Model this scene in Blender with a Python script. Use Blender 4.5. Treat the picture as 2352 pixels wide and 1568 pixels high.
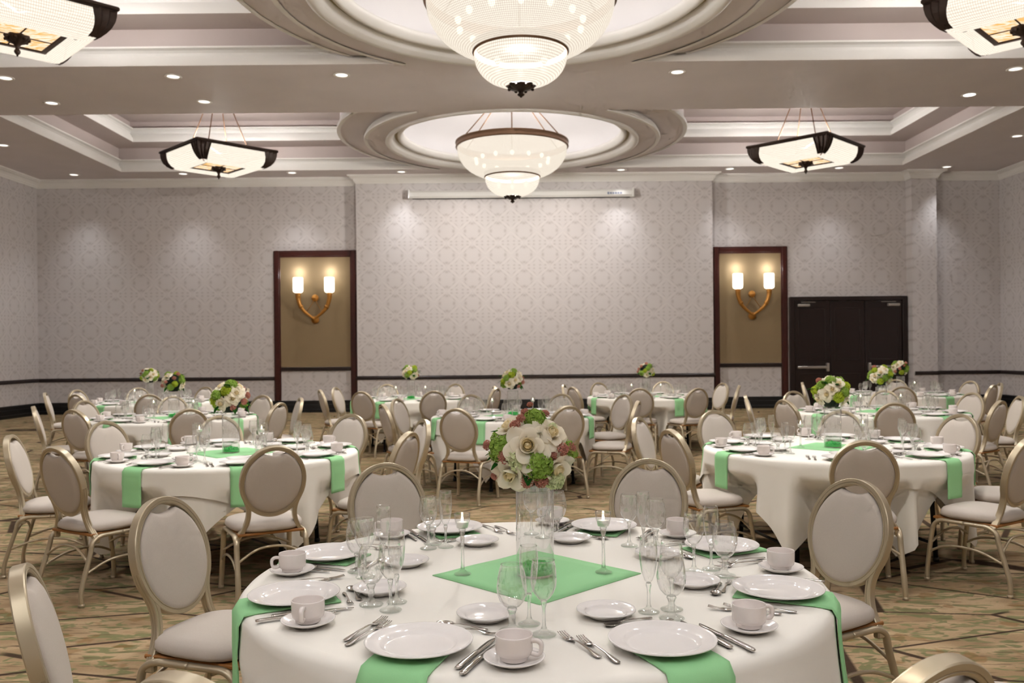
import bpy, bmesh, math, random
from mathutils import Vector, Matrix, Euler
from mathutils.geometry import tessellate_polygon

for _o in list(bpy.data.objects):
    bpy.data.objects.remove(_o)
SC = bpy.context.scene
COL = SC.collection
PI = math.pi
rad = math.radians

# ------------------------------------------------------------------ camera
EYE = 1.498
cam = bpy.data.cameras.new('camera')
cam_o = bpy.data.objects.new('camera', cam)
COL.objects.link(cam_o)
cam_o.location = (0, 0, EYE)
cam_o.rotation_euler = (Matrix.Rotation(PI / 2, 3, 'X') @ Matrix.Rotation(-0.0090, 3, 'Z')).to_euler()
cam.sensor_width = 36.0
cam.lens = 36.0 * 2000.0 / 2352.0
cam.shift_y = 22.0 / 2352.0
cam.clip_end = 200
cam.dof.use_dof = True
cam.dof.focus_distance = 2.75
cam.dof.aperture_fstop = 6.3
SC.camera = cam_o

# ------------------------------------------------------------------ world, exposure
world = bpy.data.worlds.new('world')
SC.world = world
world.use_nodes = True
world.node_tree.nodes['Background'].inputs[0].default_value = (0.9, 0.88, 0.85, 1)
world.node_tree.nodes['Background'].inputs[1].default_value = 0.0
SC.view_settings.view_transform = 'Standard'
SC.view_settings.look = 'None'
SC.view_settings.gamma = 1.0
SC.view_settings.use_curve_mapping = False
SC.view_settings.exposure = 0.52
SC.cycles.max_bounces = 6
SC.cycles.diffuse_bounces = 3
SC.cycles.use_light_tree = False
SC.cycles.adaptive_min_samples = 12
SC.cycles.use_adaptive_sampling = True
SC.cycles.adaptive_threshold = 0.12
SC.cycles.glossy_bounces = 4
SC.cycles.transmission_bounces = 8
SC.cycles.transparent_max_bounces = 16
SC.cycles.caustics_reflective = False
SC.cycles.caustics_refractive = False
SC.cycles.sample_clamp_indirect = 4.0

# ------------------------------------------------------------------ the room's lamps (fixtures are built further down) and added fill spots without fixtures
SOFFIT = 5.9
BAYS = (18.48, 10.78, 3.08)             # centres of the ceiling bays
BAY_HALF, BAY_X = 2.52, 9.42
ROOM_L, ROOM_R, ROOM_F, ROOM_B = -11.97, 12.35, 22.0, -6.0
PENDANT_X = 6.23
BAY_DX = {18.48: .04, 10.78: .14, 3.08: .24}      # the bays' axis runs slightly askew to the camera
P_CAN, P_WASH, P_CHAND, P_PEND, P_SCONCE, P_LOWER = 130.0, 85.0, 125.0, 200.0, 4.5, 9200.0
WARM = (1.0, 0.975, 0.95)
CAN_COL = (0.985, 1.0, 1.03)


def lamp(kind, name, loc, power, color, size=0.05, angle=None, blend=0.6):
    l = bpy.data.lights.new(name, kind)
    l.energy = power
    l.color = color
    l.shadow_soft_size = size
    if kind == 'SPOT':
        l.spot_size = rad(angle)
        l.spot_blend = blend
    o = bpy.data.objects.new(name, l)
    o.location = loc
    COL.objects.link(o)
    return o


CANS = []
for x in (-7.99, -5.33, -2.66, 2.66, 8.02):
    CANS.append((x, 13.8, 'beam'))
for x in (-7.99, -5.33, 8.02):
    CANS.append((x, 15.19, 'beam'))
for x in (-10.65, -7.99, -5.33, -2.66, 2.7, 5.36, 8.02, 10.65):
    CANS.append((x, 21.25, 'wall'))
CANS += [(-10.6, 18.2, 'side'), (10.6, 18.2, 'side')]
FILL_SPOTS = [(x, y) for y in (6.1, 7.5, -0.4, -2.4) for x in (-7.99, -5.33, -2.66, 0.0, 2.66, 5.33, 7.99)]  # added spots out of view, no fixtures, to brighten the tables and chairs
for (x, y, k) in CANS:
    if k == 'wall':
        lamp('SPOT', 'downlight_and_fill_lamp', (x, y, SOFFIT - 0.03), P_WASH, CAN_COL, 0.10, 80, 1.0)
    else:
        lamp('SPOT', 'downlight_and_fill_lamp', (x, y, SOFFIT - 0.03), P_CAN, CAN_COL, 0.06, 118, 0.9)
for (x, y) in FILL_SPOTS:
    lamp('SPOT', 'downlight_and_fill_lamp', (x, y, SOFFIT - 0.03), P_CAN * {6.1: .65, 7.5: .65, -0.4: .65, -2.4: 1.35}[y], CAN_COL, 0.09, 140, 0.9)
for yb in BAYS:
    lamp('POINT', 'chandelier_lamp', (BAY_DX[yb], yb, 5.93), P_CHAND, WARM, 0.30)
    lamp('POINT', 'chandelier_lamp', (BAY_DX[yb], yb, 5.09), P_LOWER * {3.08: .62, 10.78: 1.15, 18.48: .60}[yb], WARM, 0.12)
    for s in (-1, 1):
        lamp('POINT', 'pendant_lamp', (BAY_DX[yb] + s * PENDANT_X, yb, 5.72), P_PEND, WARM, 0.2)

# ------------------------------------------------------------------ material helpers
def lin(c):
    return tuple(((v / 255.0) / 12.92 if v / 255.0 <= 0.04045 else ((v / 255.0 + 0.055) / 1.055) ** 2.4) for v in c) + (1.0,)


MATS = {}


def pmat(name, rgb, rough=0.5, metal=0.0, spec=0.5, **kw):
    m = bpy.data.materials.new(name)
    m.use_nodes = True
    b = m.node_tree.nodes['Principled BSDF']
    b.inputs['Base Color'].default_value = lin(rgb)
    b.inputs['Roughness'].default_value = rough
    b.inputs['Metallic'].default_value = metal
    b.inputs['Specular IOR Level'].default_value = spec
    for k, v in kw.items():
        b.inputs[k.replace('_', ' ')].default_value = v
    MATS[name] = m
    return m


class NT:
    """tiny expression builder over shader maths nodes"""
    def __init__(self, m):
        self.m = m
        self.t = m.node_tree
        self.N = self.t.nodes
        self.L = self.t.links

    def node(self, typ, **kw):
        n = self.N.new(typ)
        for k, v in kw.items():
            setattr(n, k, v)
        return n

    def put(self, sock, v):
        if hasattr(v, 'is_output'):
            self.L.new(v, sock)
        else:
            sock.default_value = v

    def f(self, op, a, b=None, c=None):
        n = self.node('ShaderNodeMath', operation=op)
        self.put(n.inputs[0], a)
        if b is not None:
            self.put(n.inputs[1], b)
        if c is not None:
            self.put(n.inputs[2], c)
        return n.outputs[0]

    def mix(self, fac, a, b, blend='MIX'):
        n = self.node('ShaderNodeMix', data_type='RGBA', blend_type=blend)
        self.put(n.inputs[0], fac)
        self.put(n.inputs[6], a)
        self.put(n.inputs[7], b)
        return n.outputs[2]

    def coords(self, which='Object', scale=(1, 1, 1), rot=(0, 0, 0)):
        tc = self.node('ShaderNodeTexCoord')
        mp = self.node('ShaderNodeMapping')
        mp.inputs['Scale'].default_value = scale
        mp.inputs['Rotation'].default_value = rot
        self.L.new(tc.outputs[which], mp.inputs['Vector'])
        return mp.outputs[0]

    def noise(self, vec, scale, detail=3.0, rough=0.5, dist=0.0):
        n = self.node('ShaderNodeTexNoise')
        self.L.new(vec, n.inputs['Vector'])
        n.inputs['Scale'].default_value = scale
        n.inputs['Detail'].default_value = detail
        n.inputs['Roughness'].default_value = rough
        n.inputs['Distortion'].default_value = dist
        return n.outputs['Fac']

    def ramp(self, v, a, b):
        n = self.node('ShaderNodeMapRange', interpolation_type='SMOOTHSTEP')
        self.put(n.inputs[0], v)
        n.inputs[1].default_value = a
        n.inputs[2].default_value = b
        return n.outputs[0]

    def gauss2(self, a, b, ca, cb, sa, sb):
        x = self.f('MULTIPLY', self.f('SUBTRACT', a, ca), 1.0 / sa)
        y = self.f('MULTIPLY', self.f('SUBTRACT', b, cb), 1.0 / sb)
        d = self.f('ADD', self.f('MULTIPLY', x, x), self.f('MULTIPLY', y, y))
        return self.f('POWER', 2.718, self.f('MULTIPLY', d, -1.0))

    def bump(self, h, strength=0.2, dist=0.01):
        n = self.node('ShaderNodeBump')
        n.inputs['Strength'].default_value = strength
        n.inputs['Distance'].default_value = dist
        self.L.new(h, n.inputs['Height'])
        self.L.new(n.outputs[0], self.N['Principled BSDF'].inputs['Normal'])


def wallpaper(name, axis):
    m = pmat(name, (190, 178, 172), 0.75, 0, 0.25)
    T = NT(m)
    tc = T.node('ShaderNodeTexCoord')
    sp = T.node('ShaderNodeSeparateXYZ')
    T.L.new(tc.outputs['Object'], sp.inputs[0])
    u = T.f('MULTIPLY', sp.outputs[axis], 1 / 0.645)
    v = T.f('MULTIPLY', sp.outputs[2], 1 / 0.60)
    a = T.f('ABSOLUTE', T.f('SUBTRACT', T.f('FRACT', u), 0.5))
    b = T.f('ABSOLUTE', T.f('SUBTRACT', T.f('FRACT', v), 0.5))
    ab = T.f('ADD', a, b)
    g = [T.gauss2(a, b, 0.275, 0.0, 0.05, 0.075), T.gauss2(a, b, 0.0, 0.31, 0.07, 0.05),
         T.gauss2(a, b, 0.385, 0.43, 0.04, 0.03), T.gauss2(a, b, 0.18, 0.43, 0.045, 0.03),
         T.gauss2(a, ab, 0.27, 0.44, 0.06, 0.022), T.gauss2(a, ab, 0.385, 0.65, 0.055, 0.022),
         T.gauss2(a, ab, 0.10, 0.43, 0.05, 0.022)]
    s = g[0]
    for k in g[1:]:
        s = T.f('ADD', s, k)
    lightline = T.gauss2(ab, a, 0.545, 0.25, 0.025, 0.4)
    s = T.f('MINIMUM', s, 1.0)
    c = T.mix(T.f('MULTIPLY', s, 0.62), lin((208, 202, 201)), lin((170, 161, 159)))
    c = T.mix(T.f('MULTIPLY', lightline, 0.35), c, lin((224, 217, 213)))
    T.L.new(c, T.N['Principled BSDF'].inputs['Base Color'])
    return m


def carpet():
    m = pmat('carpet', (170, 140, 105), 0.95, 0, 0.1)
    T = NT(m)
    co = T.coords('Object')
    stretch = T.coords('Object', (0.9, 2.1, 1), (0, 0, 0.12))
    n1 = T.noise(stretch, 2.3, 1, 0.6, 0.0)
    n2 = T.noise(stretch, 5.5, 2, 0.65, 1.2)
    n3 = T.noise(co, 4.6, 2, 0.6, 0.0)
    n4 = T.noise(co, 90, 0)
    base = T.mix(T.ramp(n1, 0.35, 0.65), lin((174, 150, 118)), lin((146, 122, 92)))
    base = T.mix(T.f('MULTIPLY', T.ramp(n2, 0.52, 0.58), 0.85), base, lin((108, 112, 74)))
    base = T.mix(T.f('MULTIPLY', T.ramp(n3, 0.60, 0.66), 0.6), base, lin((126, 94, 56)))
    streak = T.noise(T.coords('Object', (1.4, 9, 1), (0, 0, 0.2)), 4.0, 1, 0.6, 0.0)
    base = T.mix(T.f('MULTIPLY', T.ramp(streak, 0.58, 0.66), 0.55), base, lin((92, 72, 52)))
    # angular dark lines
    vo = T.node('ShaderNodeTexVoronoi', feature='DISTANCE_TO_EDGE')
    T.L.new(T.coords('Object', (0.85, 1.75, 1), (0, 0, 0.05)), vo.inputs['Vector'])
    vo.inputs['Scale'].default_value = 1.0
    vo.inputs['Randomness'].default_value = 0.75
    line = T.f('SUBTRACT', 1.0, T.ramp(vo.outputs[0], 0.010, 0.020))
    brk = T.ramp(T.noise(co, 1.3, 0), 0.33, 0.40)
    base = T.mix(T.f('MULTIPLY', T.f('MULTIPLY', line, brk), 0.95), base, lin((44, 28, 20)))
    vs = T.node('ShaderNodeTexVoronoi', feature='F1')
    T.L.new(T.coords('Object', (2.2, 5.5, 1), (0, 0, -0.3)), vs.inputs['Vector'])
    vs.inputs['Scale'].default_value = 1.0
    fleck = T.f('SUBTRACT', 1.0, T.ramp(vs.outputs[0], 0.10, 0.16))
    base = T.mix(T.f('MULTIPLY', fleck, 0.6), base, lin((112, 78, 30)))
    base = T.mix(T.f('MULTIPLY', n4, 0.25), base, lin((100, 82, 64)))
    T.L.new(base, T.N['Principled BSDF'].inputs['Base Color'])
    return m


def fabric(name, rgb, rgb2, scale=700, rough=0.9, bump=0.15, spec=0.2):
    m = pmat(name, rgb, rough, 0, spec)
    T = NT(m)
    n = T.noise(T.coords('Object'), scale, 1)
    T.L.new(T.mix(n, lin(rgb), lin(rgb2)), T.N['Principled BSDF'].inputs['Base Color'])
    return m


def wood(name, rgb, rgb2, rough=0.35, sc=(2, 2, 14)):
    m = pmat(name, rgb, rough, 0, 0.5)
    T = NT(m)
    n = T.noise(T.coords('Object', sc), 3, 2, 0.6, 0.0)
    T.L.new(T.mix(n, lin(rgb), lin(rgb2)), T.N['Principled BSDF'].inputs['Base Color'])
    return m


def paint(name, rgb, amount=0.06, rough=0.6):
    m = pmat(name, rgb, rough, 0, 0.3)
    T = NT(m)
    n = T.noise(T.coords('Object'), 1.6, 1)
    dk = tuple(v * (1 - amount) for v in rgb)
    T.L.new(T.mix(n, lin(rgb), lin(dk)), T.N['Principled BSDF'].inputs['Base Color'])
    return m


def emitter(name, rgb, strength):
    m = bpy.data.materials.new(name)
    m.use_nodes = True
    t = m.node_tree
    t.nodes.remove(t.nodes['Principled BSDF'])
    e = t.nodes.new('ShaderNodeEmission')
    e.inputs[0].default_value = lin(rgb)
    e.inputs[1].default_value = strength
    t.links.new(e.outputs[0], t.nodes['Material Output'].inputs[0])
    MATS[name] = m
    return m


def no_sampling(m):
    m.cycles.emission_sampling = 'NONE'


def beaded(name, nu, nv, strength, clear=0.35, dark=0.45):
    """glowing beaded glass: a grid of beads over the UV map, part of the light of the bulbs passes straight through"""
    m = bpy.data.materials.new(name)
    m.use_nodes = True
    T = NT(m)
    T.N.remove(T.N['Principled BSDF'])
    tc = T.node('ShaderNodeTexCoord')
    sp = T.node('ShaderNodeSeparateXYZ')
    T.L.new(tc.outputs['UV'], sp.inputs[0])
    a = T.f('ABSOLUTE', T.f('SUBTRACT', T.f('FRACT', T.f('MULTIPLY', sp.outputs[0], nu)), 0.5))
    b = T.f('ABSOLUTE', T.f('SUBTRACT', T.f('FRACT', T.f('MULTIPLY', sp.outputs[1], nv)), 0.5))
    edge = T.f('MAXIMUM', T.ramp(a, 0.30, 0.5), T.ramp(b, 0.30, 0.5))
    e = T.node('ShaderNodeEmission')
    T.L.new(T.mix(edge, lin((255, 246, 230)), lin((222, 200, 178))), e.inputs[0])
    T.L.new(T.f('MULTIPLY', T.f('SUBTRACT', 1.0, T.f('MULTIPLY', edge, dark)), strength), e.inputs[1])
    tr = T.node('ShaderNodeBsdfTransparent')
    tr.inputs[0].default_value = (1.0, 0.98, 0.94, 1)
    mx = T.node('ShaderNodeMixShader')
    mx.inputs[0].default_value = clear
    T.L.new(e.outputs[0], mx.inputs[1])
    T.L.new(tr.outputs[0], mx.inputs[2])
    T.L.new(mx.outputs[0], T.N['Material Output'].inputs[0])
    MATS[name] = m
    return m


def thin_glass(name, tint=(0.985, 0.99, 0.985), edge=(0.30, 0.33, 0.31), refl=1.0, k0=0.14, k1=0.9, pw=2.3, pt=3.8):
    """thin-walled glass: clear face-on, darker and mirror-like towards the rim"""
    m = bpy.data.materials.new(name)
    m.use_nodes = True
    T = NT(m)
    T.N.remove(T.N['Principled BSDF'])
    lw = T.node('ShaderNodeLayerWeight')
    lw.inputs[0].default_value = 0.5
    tr = T.node('ShaderNodeBsdfTransparent')
    T.L.new(T.mix(T.f('POWER', lw.outputs['Facing'], pt), tint + (1,), edge + (1,)), tr.inputs[0])
    gl = T.node('ShaderNodeBsdfGlossy')
    gl.inputs['Roughness'].default_value = 0.03
    gl.inputs[0].default_value = (1, 1, 1, 1)
    mx = T.node('ShaderNodeMixShader')
    f5 = T.f('POWER', lw.outputs['Facing'], pw)
    T.L.new(T.f('MULTIPLY', T.f('MULTIPLY_ADD', f5, k1, k0), refl), mx.inputs[0])
    T.L.new(tr.outputs[0], mx.inputs[1])
    T.L.new(gl.outputs[0], mx.inputs[2])
    T.L.new(mx.outputs[0], T.N['Material Output'].inputs[0])
    MATS[name] = m
    return m


def petal_mat(name, rgb, rgb2, trans=0.35):
    m = bpy.data.materials.new(name)
    m.use_nodes = True
    T = NT(m)
    T.N.remove(T.N['Principled BSDF'])
    n = T.noise(T.coords('Object'), 30, 1)
    c = T.mix(n, lin(rgb), lin(rgb2))
    d = T.node('ShaderNodeBsdfDiffuse')
    t = T.node('ShaderNodeBsdfTranslucent')
    T.L.new(c, d.inputs[0])
    T.L.new(c, t.inputs[0])
    mx = T.node('ShaderNodeMixShader')
    mx.inputs[0].default_value = trans
    T.L.new(d.outputs[0], mx.inputs[1])
    T.L.new(t.outputs[0], mx.inputs[2])
    T.L.new(mx.outputs[0], T.N['Material Output'].inputs[0])
    MATS[name] = m
    return m


wallpaper('wallpaper_x', 0)
wallpaper('wallpaper_y', 1)
carpet()
paint('soffit', (228, 219, 218), 0.05)
paint('mauve', (196, 182, 177), 0.06)
paint('moulding', (238, 234, 229), 0.03, 0.5)
paint('dome', (236, 232, 232), 0.03)
paint('khaki', (170, 156, 122), 0.05)
wood('dark_wood', (20, 13, 12), (38, 18, 15), 0.35)
wood('red_wood', (46, 16, 13), (78, 30, 24), 0.3)
pmat('black_base', (14, 13, 14), 0.4)
fabric('panel_fabric', (154, 134, 104), (138, 118, 90), 300)
fabric('ivory_cloth', (243, 238, 229), (237, 231, 220), 900, 0.85, 0.1)
fabric('green_cloth', (160, 214, 158), (146, 204, 145), 900, 0.85, 0.1)
fabric('chair_fabric', (206, 196, 186), (188, 177, 166), 500, 0.9, 0.3)
pmat('chair_metal', (188, 174, 148), 0.36, 0.6, 0.5)
pmat('ply', (150, 98, 44), 0.5)
pmat('china', (240, 234, 230), 0.07, 0, 0.5)
pmat('cup_china', (236, 226, 220), 0.2, 0, 0.5)
pmat('steel', (205, 200, 195), 0.16, 1.0)
thin_glass('thin_glass')


def solid_glass(name):
    m = bpy.data.materials.new(name)
    m.use_nodes = True
    T = NT(m)
    T.N.remove(T.N['Principled BSDF'])
    g = T.node('ShaderNodeBsdfGlass')
    g.inputs['IOR'].default_value = 1.46
    g.inputs['Roughness'].default_value = 0.0
    t = T.node('ShaderNodeBsdfTransparent')
    t.inputs[0].default_value = (0.97, 0.985, 0.975, 1)
    mx = T.node('ShaderNodeMixShader')
    mx.inputs[0].default_value = 0.5
    T.L.new(g.outputs[0], mx.inputs[1])
    T.L.new(t.outputs[0], mx.inputs[2])
    T.L.new(mx.outputs[0], T.N['Material Output'].inputs[0])
    MATS[name] = m


solid_glass('glass')
thin_glass('foot_glass', (0.985, 0.992, 0.988), (0.80, 0.85, 0.81), 1.0, 0.10, 0.22, 3.0, 3.0)
thin_glass('vase_glass', (0.955, 0.965, 0.96), (0.5, 0.52, 0.51))
pmat('bronze', (74, 50, 36), 0.42, 0.55)
pmat('rim_bronze', (122, 92, 70), 0.42, 0.5)
pmat('dark_bronze', (48, 32, 24), 0.45, 0.4)
pmat('gold', (184, 128, 58), 0.38, 0.6)
pmat('white_case', (222, 220, 216), 0.45)
pmat('print_blue', (120, 128, 150), 0.6)
pmat('light_stop_black', (10, 9, 8), 1.0, 0, 0.0)  # for the added disc that blocks light inside the chandelier
pmat('can_trim', (235, 230, 222), 0.5)
pmat('black_leg', (16, 18, 24), 0.4)
pmat('chrome', (190, 184, 176), 0.3, 0.9)
pmat('tabletop', (120, 100, 80), 0.7)
pmat('wax', (250, 246, 236), 0.5)
petal_mat('rose_petal', (255, 249, 234), (254, 242, 216), 0.35)
petal_mat('rose_heart', (254, 242, 206), (250, 232, 186), 0.45)
petal_mat('hydrangea', (178, 202, 104), (130, 168, 70), 0.35)
petal_mat('lime_bloom', (196, 204, 74), (160, 186, 60), 0.3)
petal_mat('stock_bloom', (232, 236, 196), (214, 222, 168), 0.3)
petal_mat('pink_bloom', (218, 160, 142), (190, 118, 102), 0.15)
petal_mat('leaf', (44, 92, 34), (24, 58, 22), 0.15)
pmat('dark_moss', (18, 30, 18), 0.9)
pmat('green_gel', (40, 205, 84), 0.12, 0, 0.5)
emitter('can_glow', (255, 248, 238), 1.25)
emitter('can_glow_bright', (255, 252, 246), 6.0)
emitter('shade_glow', (255, 246, 226), 1.6)
emitter('bulb_glow', (255, 244, 224), 2.6)
emitter('flame_glow', (255, 240, 205), 8.0)
beaded('bead_upper', 250, 34, 0.78, 0.12, 0.26)
beaded('bead_lower', 130, 18, 0.86, 0.05, 0.24)
beaded('bead_roll', 60, 22, 0.86, 0.05, 0.13)


def amber_glass():
    m = bpy.data.materials.new('amber_glass')
    m.use_nodes = True
    T = NT(m)
    T.N.remove(T.N['Principled BSDF'])
    n = T.noise(T.coords('Object', (2, 7, 1), (0, 0, 0.5)), 2.2, 3, 0.5, 1.5)
    e = T.node('ShaderNodeEmission')
    T.L.new(T.mix(T.ramp(n, 0.35, 0.62), lin((244, 226, 206)), lin((226, 172, 96))), e.inputs[0])
    e.inputs[1].default_value = 0.95
    T.L.new(e.outputs[0], T.N['Material Output'].inputs[0])
    MATS['amber_glass'] = m


amber_glass()
for _k in ('can_glow', 'can_glow_bright', 'shade_glow', 'bulb_glow', 'bead_upper', 'bead_lower', 'bead_roll', 'amber_glass', 'flame_glow'):
    no_sampling(MATS[_k])

# ------------------------------------------------------------------ mesh helpers
def mesh(name, verts, faces, mat, smooth=True, uvs=None, mats=None, fm=None):
    me = bpy.data.meshes.new(name)
    me.from_pydata([tuple(v) for v in verts], [], faces)
    for mm in (mats or [mat]):
        me.materials.append(MATS[mm])
    if fm:
        me.polygons.foreach_set('material_index', fm)
    if smooth:
        me.polygons.foreach_set('use_smooth', [True] * len(me.polygons))
    if uvs:
        l = me.uv_layers.new(name='uv')
        for i, lp in enumerate(me.loops):
            l.data[i].uv = uvs[i]
    me.update()
    return me


class B:
    """collects geometry for one mesh"""
    def __init__(self):
        self.v, self.f, self.uv = [], [], []
        self.fm = []
        self.cur = 0

    def add(self, v, f, M=None):
        o = len(self.v)
        self.v += [(M @ Vector(p)) if M else Vector(p) for p in v]
        self.f += [tuple(i + o for i in q) for q in f]
        self.fm += [self.cur] * len(f)
        return self

    def box(self, c, s, M=None):
        x, y, z = c
        a, b, d = s[0] / 2, s[1] / 2, s[2] / 2
        v = [(x + i * a, y + j * b, z + k * d) for k in (-1, 1) for j in (-1, 1) for i in (-1, 1)]
        f = [(0, 2, 3, 1), (4, 5, 7, 6), (0, 1, 5, 4), (2, 6, 7, 3), (0, 4, 6, 2), (1, 3, 7, 5)]
        return self.add(v, f, M)

    def bbox(self, c, s, r=0.01, M=None):
        """box with chamfered edges"""
        x, y, z = c
        a, b, d = s[0] / 2, s[1] / 2, s[2] / 2
        r = min(r, a * .9, b * .9, d * .9)
        bm = bmesh.new()
        bmesh.ops.create_cube(bm, size=1.0)
        for q in bm.verts:
            q.co = Vector((q.co.x * 2 * a + x, q.co.y * 2 * b + y, q.co.z * 2 * d + z))
        bmesh.ops.bevel(bm, geom=bm.edges[:] + bm.verts[:], offset=r, segments=1, affect='EDGES')
        bm.verts.index_update()
        self.add([q.co.copy() for q in bm.verts], [tuple(w.index for w in fc.verts) for fc in bm.faces], M)
        bm.free()
        return self

    def lathe(self, prof, n=32, M=None, cap0=False, cap1=False, ripple=None):
        v, f = [], []
        k = len(prof)
        for i in range(n):
            a = 2 * PI * i / n
            for (r, z) in prof:
                rr = r * (1 + (ripple(a, r, z) if ripple else 0))
                v.append((rr * math.cos(a), rr * math.sin(a), z))
        for i in range(n):
            j = (i + 1) % n
            for q in range(k - 1):
                if prof[q][0] < 1e-6 and prof[q + 1][0] < 1e-6:
                    continue
                f.append((i * k + q, j * k + q, j * k + q + 1, i * k + q + 1))
        if cap0:
            f.append(tuple(i * k for i in reversed(range(n))))
        if cap1:
            f.append(tuple(i * k + k - 1 for i in range(n)))
        return self.add(v, f, M)

    def tube(self, path, radii, n=10, flat=1.0, closed=False, up=None, cap=True, M=None, section=None):
        P = [Vector(p) for p in path]
        m = len(P)
        if not hasattr(radii, '__len__'):
            radii = [radii] * m
        v, f = [], []
        prev = None
        sec = section or [(math.cos(2 * PI * q / n), math.sin(2 * PI * q / n) * flat) for q in range(n)]
        n = len(sec)
        for i in range(m):
            if closed:
                t = (P[(i + 1) % m] - P[i - 1])
            else:
                t = P[min(i + 1, m - 1)] - P[max(i - 1, 0)]
            t.normalize()
            if up is not None:
                w = Vector(up)
                s = t.cross(w)
                if s.length < 1e-4:
                    s = prev or Vector((1, 0, 0))
                s.normalize()
            else:
                if prev is None:
                    w = Vector((0, 0, 1)) if abs(t.z) < 0.9 else Vector((1, 0, 0))
                    s = t.cross(w).normalized()
                else:
                    s = (prev - t * prev.dot(t)).normalized()
            prev = s
            w = s.cross(t).normalized()
            for (a, b) in sec:
                v.append(P[i] + s * (a * radii[i]) + w * (b * radii[i]))
        for i in range(m if closed else m - 1):
            j = (i + 1) % m
            for q in range(n):
                r = (q + 1) % n
                f.append((i * n + q, i * n + r, j * n + r, j * n + q))
        if cap and not closed:
            f.append(tuple(reversed(range(n))))
            f.append(tuple((m - 1) * n + q for q in range(n)))
        return self.add(v, f, M)

    def mesh(self, name, mat, smooth=True, mats=None):
        return mesh(name, self.v, self.f, mat, smooth, None, mats, self.fm if mats else None)


def spline(pts, n=6):
    """Catmull-Rom through the points"""
    P = [Vector(p) for p in pts]
    out = []
    for i in range(len(P) - 1):
        a, b, c, d = P[max(i - 1, 0)], P[i], P[i + 1], P[min(i + 2, len(P) - 1)]
        for k in range(n):
            t = k / n
            out.append(0.5 * ((2 * b) + (c - a) * t + (2 * a - 5 * b + 4 * c - d) * t * t + (3 * b - a - 3 * c + d) * t ** 3))
    out.append(P[-1])
    return out


def obj(name, me, parent=None, loc=None, rot=None, scale=None):
    o = bpy.data.objects.new(name, me)
    COL.objects.link(o)
    if parent:
        o.parent = parent
    if loc is not None:
        o.location = loc
    if rot is not None:
        o.rotation_euler = rot
    if scale is not None:
        o.scale = scale if hasattr(scale, '__len__') else (scale,) * 3
    return o


def tag(o, label, cat, group=None):
    o['label'] = label
    o['category'] = cat
    if group:
        o['group'] = group
    return o


def struct(name, me, parent=None, **kw):
    o = obj(name, me, parent, **kw)
    if parent is None:
        o['kind'] = 'structure'
    return o


def thing(name, parts, label, cat, loc=(0, 0, 0), rotz=0.0, group=None, rot=None):
    """parts: [(name, mesh, [sub-parts])]; a thing with one part and no sub-parts is that mesh itself"""
    r = rot if rot is not None else (0, 0, rotz)
    if len(parts) == 1 and len(parts[0]) == 2:
        return tag(obj(name, parts[0][1], None, loc, r), label, cat, group)
    e = obj(name, None, None, loc, r)
    e.empty_display_size = 0.05
    tag(e, label, cat, group)
    for p in parts:
        q = obj(p[0], p[1], e)
        for s in (p[2] if len(p) > 2 else ()):
            obj(s[0], s[1], q)
    return e


# ------------------------------------------------------------------ room shell
def plane_xz(b, x0, x1, z0, z1, y, flip=False):
    v = [(x0, y, z0), (x1, y, z0), (x1, y, z1), (x0, y, z1)]
    b.add(v, [(0, 1, 2, 3)] if not flip else [(3, 2, 1, 0)])


b = B()
b.box(((ROOM_L + ROOM_R) / 2, (ROOM_F + ROOM_B) / 2, -0.06), (ROOM_R - ROOM_L + 1.2, ROOM_F - ROOM_B + 1.6, 0.12))
struct('floor', b.mesh('floor', 'carpet', False))
WTOP = 6.1
b = B()
b.box(((ROOM_L + ROOM_R) / 2, ROOM_F + 0.15, WTOP / 2), (ROOM_R - ROOM_L + 1.0, 0.3, WTOP))
struct('wall_back', b.mesh('wall_back', 'wallpaper_x', False))
b = B()
b.box(((-3.86 + 5.03) / 2, ROOM_F - 0.14, WTOP / 2), (8.89, 0.28, WTOP))
struct('wall_centre', b.mesh('wall_centre', 'wallpaper_x', False))
b = B()
b.box(((9.98 + 10.6) / 2, ROOM_F - 0.16, WTOP / 2), (0.62, 0.32, WTOP))
struct('wall_pilaster', b.mesh('wall_pilaster', 'wallpaper_x', False))
b = B()
b.box((ROOM_L - 0.15, (ROOM_F + ROOM_B) / 2, WTOP / 2), (0.3, ROOM_F - ROOM_B, WTOP))
struct('wall_left', b.mesh('wall_left', 'wallpaper_y', False))
b = B()
b.box((ROOM_R + 0.15, (ROOM_F + ROOM_B) / 2, WTOP / 2), (0.3, ROOM_F - ROOM_B, WTOP))
struct('wall_right', b.mesh('wall_right', 'wallpaper_y', False))
b = B()
b.box(((ROOM_L + ROOM_R) / 2, ROOM_B - 0.15, WTOP / 2), (ROOM_R - ROOM_L + 1.0, 0.3, WTOP))
struct('wall_front', b.mesh('wall_front', 'wallpaper_x', False))


def offset_loop(loop, d):
    """mitred inset of a counter-clockwise closed polygon (d > 0 goes inwards)"""
    n = len(loop)
    out = []
    for i in range(n):
        p, q, r = Vector(loop[i - 1]), Vector(loop[i]), Vector(loop[(i + 1) % n])
        e1, e2 = (q - p).normalized(), (r - q).normalized()
        n1, n2 = Vector((-e1.y, e1.x)), Vector((-e2.y, e2.x))
        m = n1 + n2
        if m.length < 1e-6:
            m = n1
        m.normalize()
        k = max(m.dot(n1), 0.25)
        out.append(q + m * (d / k))
    return out


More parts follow.
